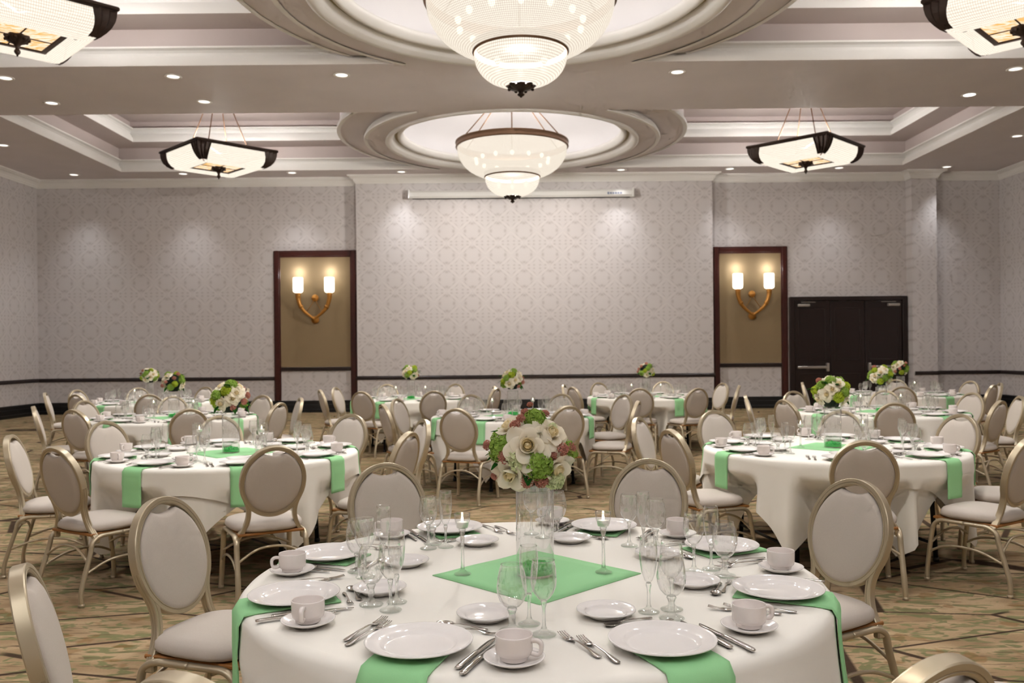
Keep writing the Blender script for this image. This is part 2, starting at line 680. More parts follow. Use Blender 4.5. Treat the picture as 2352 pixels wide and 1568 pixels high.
def sweep_loop(b, loop, prof, closed=True):
    rings = [[(p.x, p.y, z) for p in offset_loop(loop, d)] for (d, z) in prof]
    n = len(loop)
    v = [p for r in rings for p in r]
    f = []
    for k in range(len(prof) - 1):
        for i in range(n if closed else n - 1):
            j = (i + 1) % n
            f.append((k * n + i, k * n + n * 0 + j, (k + 1) * n + j, (k + 1) * n + i))
    b.add(v, f)


def fill_poly(b, outer, holes, z, down=True):
    loops = [[Vector((p[0], p[1], 0)) for p in outer]] + [[Vector((p[0], p[1], 0)) for p in h] for h in holes]
    tris = tessellate_polygon(loops)
    pts = [(p.x, p.y, z) for l in loops for p in l]
    ff = []
    for t in tris:
        a, c, d = (Vector(pts[i]) for i in t)
        nz = (c - a).cross(d - a).z
        ff.append(tuple(t) if (nz < 0) == down else tuple(reversed(t)))
    b.add(pts, ff)


def recess(yc, sgn, half, xmax, r):
    """one side of a bay: three straight sides and the arc around the dome; counter-clockwise"""
    x0 = math.sqrt(r * r - half * half)
    a0 = math.atan2(half, x0)
    pts = [(x0, -half), (xmax, -half), (xmax, half), (x0, half)]
    N = 28
    pts += [(r * math.cos(a0 - 2 * a0 * k / N), r * math.sin(a0 - 2 * a0 * k / N)) for k in range(1, N)]
    if sgn < 0:
        pts = [(-x, y) for x, y in reversed(pts)]
    return [Vector((x + BAY_DX[yc], y + yc)) for x, y in pts]


L1, L2 = 6.5, 7.0
RC = 2.63
level0_holes = []
bl1 = B()
bl2 = B()
plates = B()
trims = []
for yb in BAYS:
    for sgn in (-1, 1):
        o = recess(yb, sgn, BAY_HALF, BAY_X, 3.05)
        i = recess(yb, sgn, BAY_HALF - 0.5, BAY_X - 0.5, 3.72)
        level0_holes.append(o)
        fill_poly(bl1, offset_loop(o, -0.12), [i], L1)
        fill_poly(bl2, offset_loop(i, -0.12), [], L2)
        t = B()
        z = SOFFIT
        sweep_loop(t, o, [(0.0, z), (0.0, z + .085), (-.045, z + .09), (-.045, z + .12), (-.07, z + .124), (-.07, z + .158),
                          (-.12, z + .162), (-.12, z + .19), (-.105, z + .225), (-.065, z + .255), (-.02, z + .268), (.0, z + .27), (.0, z + .30), (-.13, z + .30)])
        z = L1
        sweep_loop(t, i, [(0.0, z), (0.0, z + .095), (-.045, z + .10), (-.045, z + .135), (-.07, z + .14), (-.07, z + .18),
                          (-.12, z + .185), (-.12, z + .215), (-.10, z + .255), (-.06, z + .285), (-.02, z + .297), (.0, z + .30), (.0, z + .33), (-.13, z + .33)])
        def arc(r, z0, prof, bb_, N=40):
            a1 = math.asin(min(BAY_HALF / r, 1.0))
            rows_ = []
            for k in range(N + 1):
                an = -a1 + 2 * a1 * k / N
                rows_.append([(BAY_DX[yb] + sgn * (r + dr) * math.cos(an), yb + (r + dr) * math.sin(an), z0 + dz) for dr, dz in prof])
            q_ = len(prof)
            ff = [(i_ * q_ + k, (i_ + 1) * q_ + k, (i_ + 1) * q_ + k + 1, i_ * q_ + k + 1) for i_ in range(N) for k in range(q_ - 1)]
            bb_.add([p for r_ in rows_ for p in r_], [f_ if sgn > 0 else tuple(reversed(f_)) for f_ in ff])
            return rows_
        step = [(-.03, -.02), (.045, -.02), (.05, .0), (.05, .03), (.03, .04), (.03, .07), (.005, .085), (.005, .115), (-.02, .13)]
        arc(3.05, SOFFIT, step, t)
        arc(3.60, SOFFIT + .14, step, t)
        arc(3.58, SOFFIT + .25, [(0, 0), (0, .36)], plates)
        N_ = 40
        ring_ = []
        for r in (3.02, 3.58):
            a1 = math.asin(BAY_HALF / r)
            ring_.append([(BAY_DX[yb] + sgn * r * math.cos(-a1 + 2 * a1 * k / N_), yb + r * math.sin(-a1 + 2 * a1 * k / N_), SOFFIT + .13) for k in range(N_ + 1)])
        plates.add(ring_[0] + ring_[1], [(k, k + 1, N_ + 2 + k, N_ + 1 + k) if sgn < 0 else (k, N_ + 1 + k, N_ + 2 + k, k + 1) for k in range(N_)])
        trims.append(t)
        m = B()
        sweep_loop(m, offset_loop(o, -0.12), [(0, SOFFIT + .29), (0, L1)])
        sweep_loop(m, offset_loop(i, -0.12), [(0, L1 + .32), (0, L2)])
        bl1.add(m.v, m.f)
    level0_holes.append([Vector((BAY_DX[yb] + RC * math.cos(2 * PI * k / 96), RC * math.sin(2 * PI * k / 96) + yb)) for k in range(96)])
b = B()
fill_poly(b, [(ROOM_L - .1, ROOM_B - .1), (ROOM_R + .1, ROOM_B - .1), (ROOM_R + .1, ROOM_F + .1), (ROOM_L - .1, ROOM_F + .1)],
          level0_holes, SOFFIT)
ceil = struct('ceiling', b.mesh('ceiling', 'soffit', False))
obj('coffer_shelf', bl1.mesh('coffer_shelf', 'mauve', False), ceil)
obj('stepped_plate', plates.mesh('stepped_plate', 'soffit', False), ceil)
obj('coffer_top', bl2.mesh('coffer_top', 'mauve', False), ceil)
nt = 0
for t in trims:
    nt += 1
    struct('trim_%d' % nt, t.mesh('coffer_trim', 'moulding', False))
for yb in BAYS:
    t = B()
    t.lathe([(RC + .03, SOFFIT), (RC + .03, SOFFIT - .035), (RC - .01, SOFFIT - .05), (RC - .07, SOFFIT - .035), (RC - .10, SOFFIT + .01),
             (RC - .115, SOFFIT + .02), (RC - .115, SOFFIT + .06), (RC - .15, SOFFIT + .08), (RC - .16, SOFFIT + .12)], 128)
    M = Matrix.Translation((BAY_DX[yb], yb, 0))
    t.v = [M @ v for v in t.v]
    nt += 1
    tr = struct('trim_%d' % nt, t.mesh('dome_ring', 'moulding'))
    t = B()
    t.lathe([(RC - .155, SOFFIT + .12), (RC - .19, SOFFIT + .125), (RC - .22, SOFFIT + .115)], 128, M)
    obj('groove', t.mesh('groove', 'khaki'), tr)
    t = B()
    t.lathe([(RC - .22, SOFFIT + .12), (RC - .225, SOFFIT + .08), (RC - .26, SOFFIT + .07), (RC - .30, SOFFIT + .09), (RC - .335, SOFFIT + .15),
             (RC - .35, SOFFIT + .17), (RC - .35, SOFFIT + .22), (RC - .28, SOFFIT + .23), (RC - .10, SOFFIT + .24)], 128, M)
    obj('inner_ring', t.mesh('inner_ring', 'moulding'), tr)
    t = B()
    t.lathe([(RC - .05, SOFFIT + .22), (RC - .05, SOFFIT + .42), (RC - .25, SOFFIT + .72), (RC - .65, SOFFIT + .98), (RC - 1.3, SOFFIT + 1.17),
             (0.6, SOFFIT + 1.27), (0.0, SOFFIT + 1.29)], 96, M)
    obj('dome', t.mesh('dome', 'dome'), ceil)


# crown moulding along the walls: profile (distance out of the wall, height)
def run_profile(b, path, prof, closed=False):
    """sweep a wall profile along a floor-plan path; the room lies on the left of the path"""
    n = len(path)
    P = [Vector(p) for p in path]
    rows = []
    for i in range(n):
        e1 = (P[i] - P[i - 1]).normalized() if i > 0 else None
        e2 = (P[i + 1] - P[i]).normalized() if i < n - 1 else None
        e1 = e1 or e2
        e2 = e2 or e1
        n1, n2 = Vector((-e1.y, e1.x)), Vector((-e2.y, e2.x))
        m = (n1 + n2).normalized()
        k = m.dot(n1)
        rows.append([(P[i].x + m.x * d / k, P[i].y + m.y * d / k, z) for d, z in prof])
    q = len(prof)
    v = [p for r in rows for p in r]
    f = []
    for i in range(n - 1):
        for k in range(q - 1):
            f.append((i * q + k, (i + 1) * q + k, (i + 1) * q + k + 1, i * q + k + 1))
    b.add(v, f)


WALLPATH = [(ROOM_R, ROOM_B), (ROOM_R, ROOM_F), (10.6, ROOM_F), (10.6, ROOM_F - .32), (9.98, ROOM_F - .32), (9.98, ROOM_F),
            (5.03, ROOM_F), (5.03, ROOM_F - .28), (-3.86, ROOM_F - .28), (-3.86, ROOM_F), (ROOM_L, ROOM_F), (ROOM_L, ROOM_B)]
b = B()
run_profile(b, WALLPATH, [(0.0, 5.70), (.025, 5.70), (.03, 5.73), (.045, 5.74), (.06, 5.77), (.10, 5.82), (.15, 5.845), (.16, 5.86), (.19, 5.865), (.19, 5.90)])
nt += 1
struct('trim_%d' % nt, b.mesh('crown_moulding', 'moulding', False))

RAIL = [(0.0, .815), (.02, .815), (.035, .83), (.035, .875), (.02, .89), (.02, .905), (0.0, .905)]
BASE = [(0.0, .295), (.012, .295), (.02, .28), (.02, .20), (.035, .19), (.035, .085), (.06, .07), (.06, 0.0)]
SEGS_RAIL = {'right': [(ROOM_R, ROOM_B), (ROOM_R, ROOM_F), (10.6, ROOM_F), (10.6, ROOM_F - .32), (10.02, ROOM_F - .32)],
             'centre': [(5.03, ROOM_F - .02), (5.03, ROOM_F - .28), (-3.86, ROOM_F - .28), (-3.86, ROOM_F - .02)],
             'left': [(-6.0, ROOM_F), (ROOM_L, ROOM_F), (ROOM_L, ROOM_B)]}
for k, pth in SEGS_RAIL.items():
    b = B()
    run_profile(b, pth, RAIL)
    nt += 1
    struct('trim_%d' % nt, b.mesh('chair_rail', 'dark_wood', False))
SEGS_BASE = {'right': [(ROOM_R, ROOM_B), (ROOM_R, ROOM_F), (10.6, ROOM_F), (10.6, ROOM_F - .32), (9.98, ROOM_F - .32), (9.98, ROOM_F - .05)],
             'centre': [(6.97, ROOM_F), (5.03, ROOM_F), (5.03, ROOM_F - .28), (-3.86, ROOM_F - .28), (-3.86, ROOM_F - .02)],
             'left': [(-3.86, ROOM_F), (ROOM_L, ROOM_F), (ROOM_L, ROOM_B)]}
for k, pth in SEGS_BASE.items():
    b = B()
    run_profile(b, pth, BASE)
    struct('baseboard_' + k, b.mesh('baseboard', 'black_base', False))


# framed wall panels behind the sconces
def frame_bar(b, x0, z0, x1, z1, y, horiz):
    """one stepped moulding bar"""
    cx, cz, sx, sz = (x0 + x1) / 2, (z0 + z1) / 2, x1 - x0, z1 - z0
    for k, (ins, dep) in enumerate(((0.0, .03), (.035, .055), (.075, .04))):
        if horiz:
            b.bbox((cx, y - dep / 2, cz), (sx, dep, max(sz - 2 * ins, .02)), .006)
        else:
            b.bbox((cx, y - dep / 2, cz), (max(sx - 2 * ins, .02), dep, sz), .006)


def wall_panel(x0, x1, ztop, label):
    y = ROOM_F
    w = .17
    parts = []
    for xa in (x0, x1 - w):
        b = B()
        frame_bar(b, xa, .30, xa + w, ztop, y - .001, False)
        parts.append(('side_rail', b.mesh('side_rail', 'red_wood', False)))
    b = B()
    frame_bar(b, x0 + w, ztop - w, x1 - w, ztop, y - .001, True)
    parts.append(('top_rail', b.mesh('top_rail', 'red_wood', False)))
    b = B()
    b.bbox(((x0 + x1) / 2, y - .026, 1.09), (x1 - x0 - 2 * w, .05, .09), .01)
    parts.append(('lower_rail', b.mesh('lower_rail', 'dark_wood', False)))
    b = B()
    b.box(((x0 + x1) / 2, y - .012, (1.14 + ztop - w) / 2), (x1 - x0 - 2 * w, .02, ztop - w - 1.14))
    parts.append(('fabric_panel', b.mesh('fabric_panel', 'panel_fabric', False)))
    thing('wall_panel', parts, label, 'wall panel', group='framed panels behind the sconces')


wall_panel(-6.0, -3.90, 4.08, 'dark wood framed khaki fabric panel left of the projection screen')
wall_panel(5.08, 6.97, 4.08, 'dark wood framed khaki fabric panel beside the double doors')

# dark double doors with a fixed leaf between them
y = ROOM_F
b = B()
for xa in (7.0, 9.84):
    b.bbox((xa + .06, y - .05, 1.36), (.12, .10, 2.72), .01)
b.bbox((8.48, y - .05, 2.75), (2.96, .10, .10), .01)
door = struct('door_1', b.mesh('door_frame', 'dark_wood', False))


def door_leaf(name, x0, x1, bar):
    b = B()
    b.bbox(((x0 + x1) / 2, y - .03, 1.35), (x1 - x0 - .012, .05, 2.68), .006)
    leaf = obj(name, b.mesh(name, 'dark_wood', False), door)
    b = B()
    for (za, zb) in ((.25, .85), (1.2, 2.5)):
        for s in (0, 1):
            b.bbox(((x0 + x1) / 2, y - .058, za if s == 0 else zb), (x1 - x0 - .24, .012, .04), .004)
        for xx in (x0 + .12, x1 - .12):
            b.bbox((xx, y - .058, (za + zb) / 2), (.04, .012, zb - za), .004)
    obj('panel_moulding', b.mesh('panel_moulding', 'dark_wood', False), leaf)
    if bar:
        b = B()
        b.bbox(((x0 + x1) / 2 - .02 * bar, y - .115, 1.02), (x1 - x0 - .14, .05, .065), .012)
        xe = x1 - .09 if bar > 0 else x0 + .09
        b.bbox((xe, y - .09, 1.02), (.07, .09, .21), .012)
        obj('push_bar', b.mesh('push_bar', 'chrome', False), leaf)
        b = B()
        xc = (x0 + .23) if bar > 0 else (x1 - .23)
        b.bbox((xc, y - .10, 2.58), (.30, .08, .065), .01)
        b.bbox((xc + .12 * bar, y - .09, 2.66), (.36, .02, .015), .003)
        obj('door_closer', b.mesh('door_closer', 'chrome', False), leaf)


door_leaf('door_leaf', 7.12, 8.03, 1)
door_leaf('fixed_leaf', 8.03, 8.90, 0)
door_leaf('door_leaf', 8.90, 9.84, -1)

# projection screen housing
b = B()
sec = [(0, 0), (0, .19), (.05, .205), (.13, .19), (.17, .14), (.17, .05), (.13, 0)]
n = len(sec)
v = [(x, ROOM_F - .28 - .01 - d, 5.30 + h) for x in (-2.5, 3.02) for d, h in sec]
f = [(i, (i + 1) % n, n + (i + 1) % n, n + i) for i in range(n)] + [tuple(range(n - 1, -1, -1)), tuple(range(n, 2 * n))]
b.add(v, f)
case = B()
case.v, case.f, case.fm = b.v, b.f, b.fm
capm = []
for x in (-2.52, 3.04):
    caps = B()
    caps.bbox((x, ROOM_F - .385, 5.40), (.04, .19, .225), .01)
    capm.append(('end_cap', caps.mesh('end_cap', 'white_case', False)))
slot = B()
slot.box((.26, ROOM_F - .37, 5.295), (5.4, .06, .012))
marks = B()
for k in range(6):
    marks.box((2.42 + k * .062, ROOM_F - .4612, 5.385), (.048, .003, .045 if k else .06))
thing('projection_screen_housing', [('housing', case.mesh('housing', 'white_case', False)), capm[0], capm[1],
                                    ('slot', slot.mesh('slot', 'black_base', False)), ('maker_mark', marks.mesh('maker_mark', 'print_blue', False))],
      'long white roll-up projection screen housing mounted high on the back wall', 'screen')


# ------------------------------------------------------------------ wall sconces
def horn_arm(s):
    pts = spline([(0.0, -.13, -.47), (s * .10, -.15, -.40), (s * .25, -.17, -.27), (s * .345, -.18, -.12), (s * .385, -.18, .02), (s * .392, -.18, .10)], 6)
    m = len(pts)
    radii = [.028 + .036 * (i / (m - 1)) ** 1.1 for i in range(m)]
    b = B()
    b.tube(pts, radii, 14)
    for i in (16,):
        b.tube([pts[i - 1], pts[i + 1]], radii[i] * 1.25, 14)
    b.lathe([(.03, .08), (.062, .09), (.066, .12), (.058, .13), (.066, .145), (.07, .17), (.05, .18)], 20, Matrix.Translation((s * .392, -.18, 0)))
    return b.mesh('arm', 'gold')


def sconce(x, label):
    parts = []
    b = B()
    M = Matrix.Translation((0, -.02, .06)) @ Matrix.Rotation(PI / 2, 4, 'X')
    b.lathe([(0, .075), (.03, .07), (.045, .05), (.07, .045), (.085, .03), (.09, 0.0), (.0, 0.0)], 24, M)
    parts.append(('rosette', b.mesh('rosette', 'gold')))
    b = B()
    M = Matrix.Translation((0, -.02, -.49)) @ Matrix.Rotation(PI / 2, 4, 'X')
    b.lathe([(0, .12), (.04, .11), (.06, .06), (.09, .05), (.10, .0), (.0, 0.0)], 24, M)
    parts.append(('lower_boss', b.mesh('lower_boss', 'gold')))
    for s in (-1, 1):
        parts.append(('arm', horn_arm(s)))
        b = B()
        b.lathe([(.0, .175), (.07, .178), (.115, .20), (.128, .24), (.128, .54), (.12, .565), (.112, .57), (.116, .55), (.12, .50), (.12, .24), (.10, .205), (0, .19)], 28,
                Matrix.Translation((s * .392, -.18, 0)))
        parts.append(('shade', b.mesh('shade', 'shade_glow')))
        b = B()
        b.tube([(0, -.05, .05), (s * .07, -.09, -.10), (s * .20, -.15, -.30)], .006, 6)
        parts.append(('chain', b.mesh('chain', 'gold')))
        lamp('POINT', 'sconce_lamp', (x + s * .392, ROOM_F - .02 - .18, 2.87 + .66), P_SCONCE, WARM, .05)
    thing('wall_sconce', parts, label, 'sconce', (x, ROOM_F - .022, 2.82), 0, 'twin-arm wall sconces')


sconce(-4.95, 'golden twin-arm horn wall sconce left of the projection screen')
sconce(6.06, 'golden twin-arm horn wall sconce next to the double doors')

# ------------------------------------------------------------------ recessed downlights
b = B()
b.lathe([(.095, .0), (.13, -.001), (.135, -.008), (.125, -.014), (.10, -.012), (.095, -.004)], 28)
can_ring = b.mesh('trim_ring', 'can_trim')
b = B()
b.lathe([(.0, -.003), (.098, -.003)], 28)
can_disc = b.mesh('lens', 'can_glow')
b = B()
b.lathe([(.0, -.003), (.098, -.003)], 28)
can_disc_b = b.mesh('lens', 'can_glow_bright')
ORD = ['leftmost', 'second from left', 'third from left', 'fourth from left', 'fifth from left', 'sixth from left', 'seventh from left', 'rightmost']
rows = {}
for (x, yy, k) in CANS:
    rows.setdefault((k, yy), []).append(x)
for (k, yy), xs in rows.items():
    xs = sorted(xs)
    for i, x in enumerate(xs):
        o_ = ORD[-1] if i == len(xs) - 1 else ORD[i]
        if k == 'wall':
            lb = 'round recessed downlight close to the back wall, %s of its row' % o_
        elif k == 'side':
            lb = 'round recessed downlight in the %s side soffit' % ('left' if x < 0 else 'right')
        elif yy < 14:
            lb = 'round recessed downlight on the near edge of the ceiling beam, %s' % o_
        else:
            lb = 'round recessed downlight on the far edge of the ceiling beam, %s' % o_
        bright = (x > 8 and yy > 15 and k == 'beam')
        thing('recessed_downlight', [('trim_ring', can_ring), ('lens', can_disc_b if bright else can_disc)], lb, 'downlight',
              (x, yy, SOFFIT - .001), 0, 'recessed ceiling downlights')


# ------------------------------------------------------------------ chandeliers
def lathe_uv(name, prof, n, mat):
    k = len(prof)
    v = [(r * math.cos(2 * PI * i / n), r * math.sin(2 * PI * i / n), z) for i in range(n) for (r, z) in prof]
    f, uv = [], []
    for i in range(n):
        j = (i + 1) % n
        for q in range(k - 1):
            f.append((i * k + q, i * k + q + 1, j * k + q + 1, j * k + q))
            u0, u1, v0, v1 = i / n, (i + 1) / n, q / (k - 1), (q + 1) / (k - 1)
            uv += [(u0, v0), (u0, v1), (u1, v1), (u1, v0)]
    return mesh(name, v, f, mat, True, uv)


def ell(r0, z0, drop, t1, n):
    """points along an elliptic bowl wall at roughly even arc steps"""
    out = []
    for i in range(n + 1):
        t = t1 * i / n
        out.append((r0 * math.cos(t) ** .78, z0 - drop * math.sin(t) ** .88))
    return out


def scallop_finial(zt, r, k_=1.0):
    b = B()
    prof = [(0.0, zt + .03), (r, zt + .03), (r * 1.03, zt + .015), (r * .9, zt - .02), (r * .62, zt - .05), (r * .33, zt - .07), (r * .2, zt - .095), (r * .16, zt - .13),
            (r * .24, zt - .145), (r * .27, zt - .165), (r * .2, zt - .185), (r * .09, zt - .20), (r * .08, zt - .215), (0.0, zt - .225)]
    prof = [(p, zt + (q_ - zt) * k_) for p, q_ in prof]
    b.lathe(prof, 48, None, False, False, lambda a, rr, z: .09 * math.cos(8 * a) if rr > r * .55 else 0)
    for k in range(8):
        a = 2 * PI * (k + .5) / 8
        b.lathe([(0, .02), (.018, .012), (.022, 0), (.016, -.014), (0, -.02)], 10, Matrix.Translation((r * .93 * math.cos(a), r * .93 * math.sin(a), zt - .015)))
    return b.mesh('finial', 'dark_bronze')


CH = []
CH.append(('upper_bowl', lathe_uv('upper_bowl', ell(1.165, 5.84 - SOFFIT, .70, rad(65), 30), 96, 'bead_upper')))
CH.append(('lower_bowl', lathe_uv('lower_bowl', ell(.578, 5.19 - SOFFIT, .41, rad(84), 24), 72, 'bead_lower')))
b = B()
b.lathe([(1.15, -.10), (1.19, -.10), (1.20, -.08), (1.19, -.06), (1.195, -.03), (1.195, .0), (1.205, .01), (1.20, .03), (1.16, .035), (1.14, .02), (1.15, -.10)], 96)
CH.append(('upper_rim', b.mesh('upper_rim', 'rim_bronze')))
b = B()
zz = 5.19 - SOFFIT
b.lathe([(.56, zz - .01), (.585, zz - .02), (.60, zz), (.592, zz + .03), (.60, zz + .06), (.615, zz + .085), (.60, zz + .10), (.55, zz + .10), (.56, zz - .01)], 80)
CH.append(('lower_rim', b.mesh('lower_rim', 'rim_bronze')))
CH.append(('finial', scallop_finial(4.765 - SOFFIT, .17, .60)))
for k in range(6):
    a = 2 * PI * k / 6 + PI / 2
    b = B()
    b.tube([(1.14 * math.cos(a), 1.14 * math.sin(a), .02), (.06 * math.cos(a), .06 * math.sin(a), 1.24)], .012, 8)
    CH.append(('rod', b.mesh('rod', 'rim_bronze')))
b = B()
b.lathe([(0, 1.28), (.16, 1.275), (.17, 1.25), (.10, 1.20), (.04, 1.15), (0, 1.14)], 24)
CH.append(('canopy', b.mesh('canopy', 'rim_bronze')))
b = B()
b.lathe([(0, zz + .055), (.55, zz + .055), (.55, zz + .045), (0, zz + .045)], 64)
CH.append(('reflector_plate', b.mesh('reflector_plate', 'light_stop_black')))  # added black disc, keeps the lower lamp's light from going straight up
bb = B()
bb.lathe([(0, .045), (.025, .038), (.04, .018), (.042, 0), (.034, -.03), (.02, -.05), (0, -.055)], 12)
for k in range(14):
    a = 2 * PI * (k + .5) / 14
    q = B().add(bb.v, bb.f, Matrix.Translation((.78 * math.cos(a), .78 * math.sin(a), -.36)))
    CH.append(('bulb', q.mesh('bulb', 'bulb_glow')))
for k in range(6):
    a = 2 * PI * (k + .5) / 6
    q = B().add(bb.v, bb.f, Matrix.Translation((.33 * math.cos(a), .33 * math.sin(a), -.86)))
    CH.append(('bulb', q.mesh('bulb', 'bulb_glow')))
for yb, nm in zip(BAYS, ('farther', 'nearer', None)):
    lb = ('%s two-tier beaded glass bowl chandelier with bronze rims in ceiling dome' % nm) if nm else 'two-tier beaded glass bowl chandelier overhead, outside the picture'
    thing('bowl_chandelier', CH, lb, 'chandelier', (BAY_DX[yb], yb, SOFFIT), 0, 'two-tier bowl chandeliers')

# square pendants, hung cornerwise
S = .850
ROLL = [(0.0, -.03), (.004, -.10), (.018, -.17), (.05, -.245), (.10, -.31), (.17, -.36), (.24, -.385), (.30, -.39), (.345, -.375), (.37, -.345), (.375, -.31)]
PEND = []
for k in range(4):
    R = Matrix.Rotation(k * PI / 2 + PI / 4, 4, 'Z')
    v, f, uv = [], [], []
    n = len(ROLL)
    NX = 12
    for i in range(NX + 1):
        for (o_, z) in ROLL:
            hl = S - o_ - .02
            v.append(R @ Vector((-hl + 2 * hl * i / NX, -(S - o_) + .0, z)))
    for i in range(NX):
        for q in range(n - 1):
            f.append((i * n + q, i * n + q + 1, (i + 1) * n + q + 1, (i + 1) * n + q))
            uv += [(i / NX, q / (n - 1)), (i / NX, (q + 1) / (n - 1)), ((i + 1) / NX, (q + 1) / (n - 1)), ((i + 1) / NX, q / (n - 1))]
    PEND.append(('glass_roll', mesh('glass_roll', v, f, 'bead_roll', True, uv)))
    # fluted corner cap
    b = B()
    NW = 12
    v, f = [], []
    cp = [p for p in ROLL if p[0] <= .20]
    n = len(cp)
    for i in range(NW + 1):
        t = -1 + 2 * i / NW
        for qi, (o_, z) in enumerate(cp):
            w = .30 * (1 - .62 * (qi / (n - 1)) ** 1.4)
            prd = .018 + .012 * math.cos(i * PI)
            c = S - o_ + prd
            along = abs(t) * w
            if t < 0:
                p = Vector((c - along, -c, z))
            else:
                p = Vector((c, -c + along, z))
            v.append(R @ p)
    for i in range(NW):
        for q in range(n - 1):
            f.append((i * n + q, i * n + q + 1, (i + 1) * n + q + 1, (i + 1) * n + q))
    b.add(v, f)
    PEND.append(('corner_cap', b.mesh('corner_cap', 'dark_bronze', False)))
b = B()
for k in range(4):
    R = Matrix.Rotation(k * PI / 2 + PI / 4, 4, 'Z')
    b.bbox((0, -S - .005, -.005), (2 * S + .09, .10, .045), .01, R)
    b.bbox((0, -S + .005, -.035), (2 * S + .05, .06, .03), .008, R)
PEND.append(('rim', b.mesh('rim', 'dark_bronze', False)))
b = B()
H0 = .40
for k in range(4):
    R = Matrix.Rotation(k * PI / 2 + PI / 4, 4, 'Z')
    b.bbox((0, -H0 - .03, -.315), (2 * H0 + .14, .075, .045), .012, R)
    b.box((0, -.005 - H0 / 2, -.325), (.016, H0, .012), R)
PEND.append(('bottom_frame', b.mesh('bottom_frame', 'bronze', False)))
for i in (-1, 1):
    for j in (-1, 1):
        b = B()
        b.box((i * H0 / 2, j * H0 / 2, -.318), (H0 - .018, H0 - .018, .008), Matrix.Rotation(PI / 4, 4, 'Z'))
        PEND.append(('amber_pane', b.mesh('amber_pane', 'amber_glass', False)))
fin = scallop_finial(-.36, .14)
PEND.append(('finial', fin))
for k in range(4):
    a = k * PI / 2
    b = B()
    b.tube([(.66 * math.cos(a), .66 * math.sin(a), -.02), (.17 * math.cos(a), .17 * math.sin(a), 1.20)], .012, 8)
    PEND.append(('rod', b.mesh('rod', 'rim_bronze')))
b = B()
for k in range(2):
    b.box((0, 0, -.02), (1.4, .03, .02), Matrix.Rotation(k * PI / 2, 4, 'Z'))
PEND.append(('cross_bar', b.mesh('cross_bar', 'dark_bronze', False)))
b = B()
b.lathe([(0, 1.222), (.22, 1.222), (.23, 1.20), (.14, 1.17), (0, 1.16)], 24)
PEND.append(('canopy', b.mesh('canopy', 'rim_bronze')))
for yb, d in ((BAYS[0], 'farther'), (BAYS[1], 'nearer'), (BAYS[2], None)):
    for s in (-1, 1):
        sd = 'left' if s < 0 else 'right'
        lb = ('square beaded glass pendant light with dark fluted corners, %s one on the %s' % (d, sd)) if d else \
            'square beaded glass pendant light overhead on the %s, outside the picture' % sd
        thing('square_pendant', PEND, lb, 'pendant light', (BAY_DX[yb] + s * PENDANT_X, yb, 5.778), 0, 'square pendant lights')

# ------------------------------------------------------------------ tables: centre, cloth turn, wording
R_T = 0.914
TOP = 0.76
TABLES = {
    'A': dict(c=(0.065, 2.865), turn=0.25, nm='nearest table', seats=[-113.1, -67.0, -19.6, 25.1, 66.6, 115.0, 160.2, -159.2],
              tops=[(-1.265, 2.308), (-1.331, 3.353), (-0.627, 4.313), (0.684, 4.392), (1.416, 3.65), (0.745, 1.585), (-0.56, 1.535), (1.66, 2.40)]),
    'L': dict(c=(-2.10, 6.48), turn=-0.04, nm='left second-row table',
              tops=[(-3.471, 6.085), (-2.751, 5.3), (-1.441, 5.24), (-3.379, 7.247), (-2.602, 7.736), (-1.466, 7.809), (-0.75, 6.051), (-0.758, 7.131)]),
    'R': dict(c=(2.37, 6.47), turn=0.16, nm='right second-row table',
              tops=[(2.112, 5.235), (3.128, 5.328), (1.129, 6.065), (1.063, 7.15), (1.831, 7.832), (2.898, 7.692), (3.673, 7.171), (3.72, 6.10)],
              seats=[-105, -57, -17, 28, 66, 115, 156, -162]),
    'B': dict(c=(0.0, 9.95), turn=0.5, nm='centre third-row table',
              tops=[(-0.534, 8.515), (0.547, 8.768), (-1.349, 10.369), (-1.356, 9.341), (1.367, 10.813), (1.332, 9.49), (-0.525, 11.153), (0.625, 11.17)]),
    'E': dict(c=(-3.95, 10.15), turn=0.1, nm='left third-row table',
              tops=[(-3.28, 8.825), (-2.64, 9.775), (-2.659, 10.783), (-4.471, 8.92), (-5.2, 9.53), (-5.2, 10.6)]),
    'G': dict(c=(4.25, 10.05), turn=0.6, nm='right third-row table',
              tops=[(3.855, 8.784), (5.002, 8.99), (5.65, 9.75), (2.985, 9.479), (2.835, 10.444)]),
    'C': dict(c=(-1.60, 13.70), turn=0.35, nm='centre-left back-row table',
              tops=[(-2.801, 13.95), (-2.854, 13.1), (-2.14, 12.439), (-1.126, 12.375), (-0.988, 14.982), (-2.161, 15.063), (-0.326, 13.897)]),
    'D': dict(c=(2.12, 13.80), turn=0.15, nm='centre-right back-row table',
              tops=[(1.5, 14.985), (2.632, 15.2), (1.849, 12.6), (2.646, 12.5), (3.431, 14.3), (3.424, 13.3), (0.872, 14.158), (0.95, 13.278)]),
    'F': dict(c=(-5.58, 13.40), turn=0.7, nm='far left back-row table', tops=[(-5.168, 14.621), (-6.227, 14.5), (-6.124, 12.284)]),
    'H': dict(c=(6.12, 13.75), turn=0.45, nm='far right back-row table', tops=[(6.98, 12.7), (7.47, 13.4)]),
}
SEATS = [-112.5, -67.5, -22.5, 22.5, 67.5, 112.5, 157.5, -157.5]
SEATNM = ['front left', 'front right', 'right front', 'right rear', 'rear right', 'rear left', 'left rear', 'left front']


def angdiff(a, c):
    return (a - c + 180) % 360 - 180


def hem_drop(th, turn, side=1.11):
    a = (th - turn) % (PI / 2)
    a = min(a, PI / 2 - a)
    return side / math.cos(a) - R_T


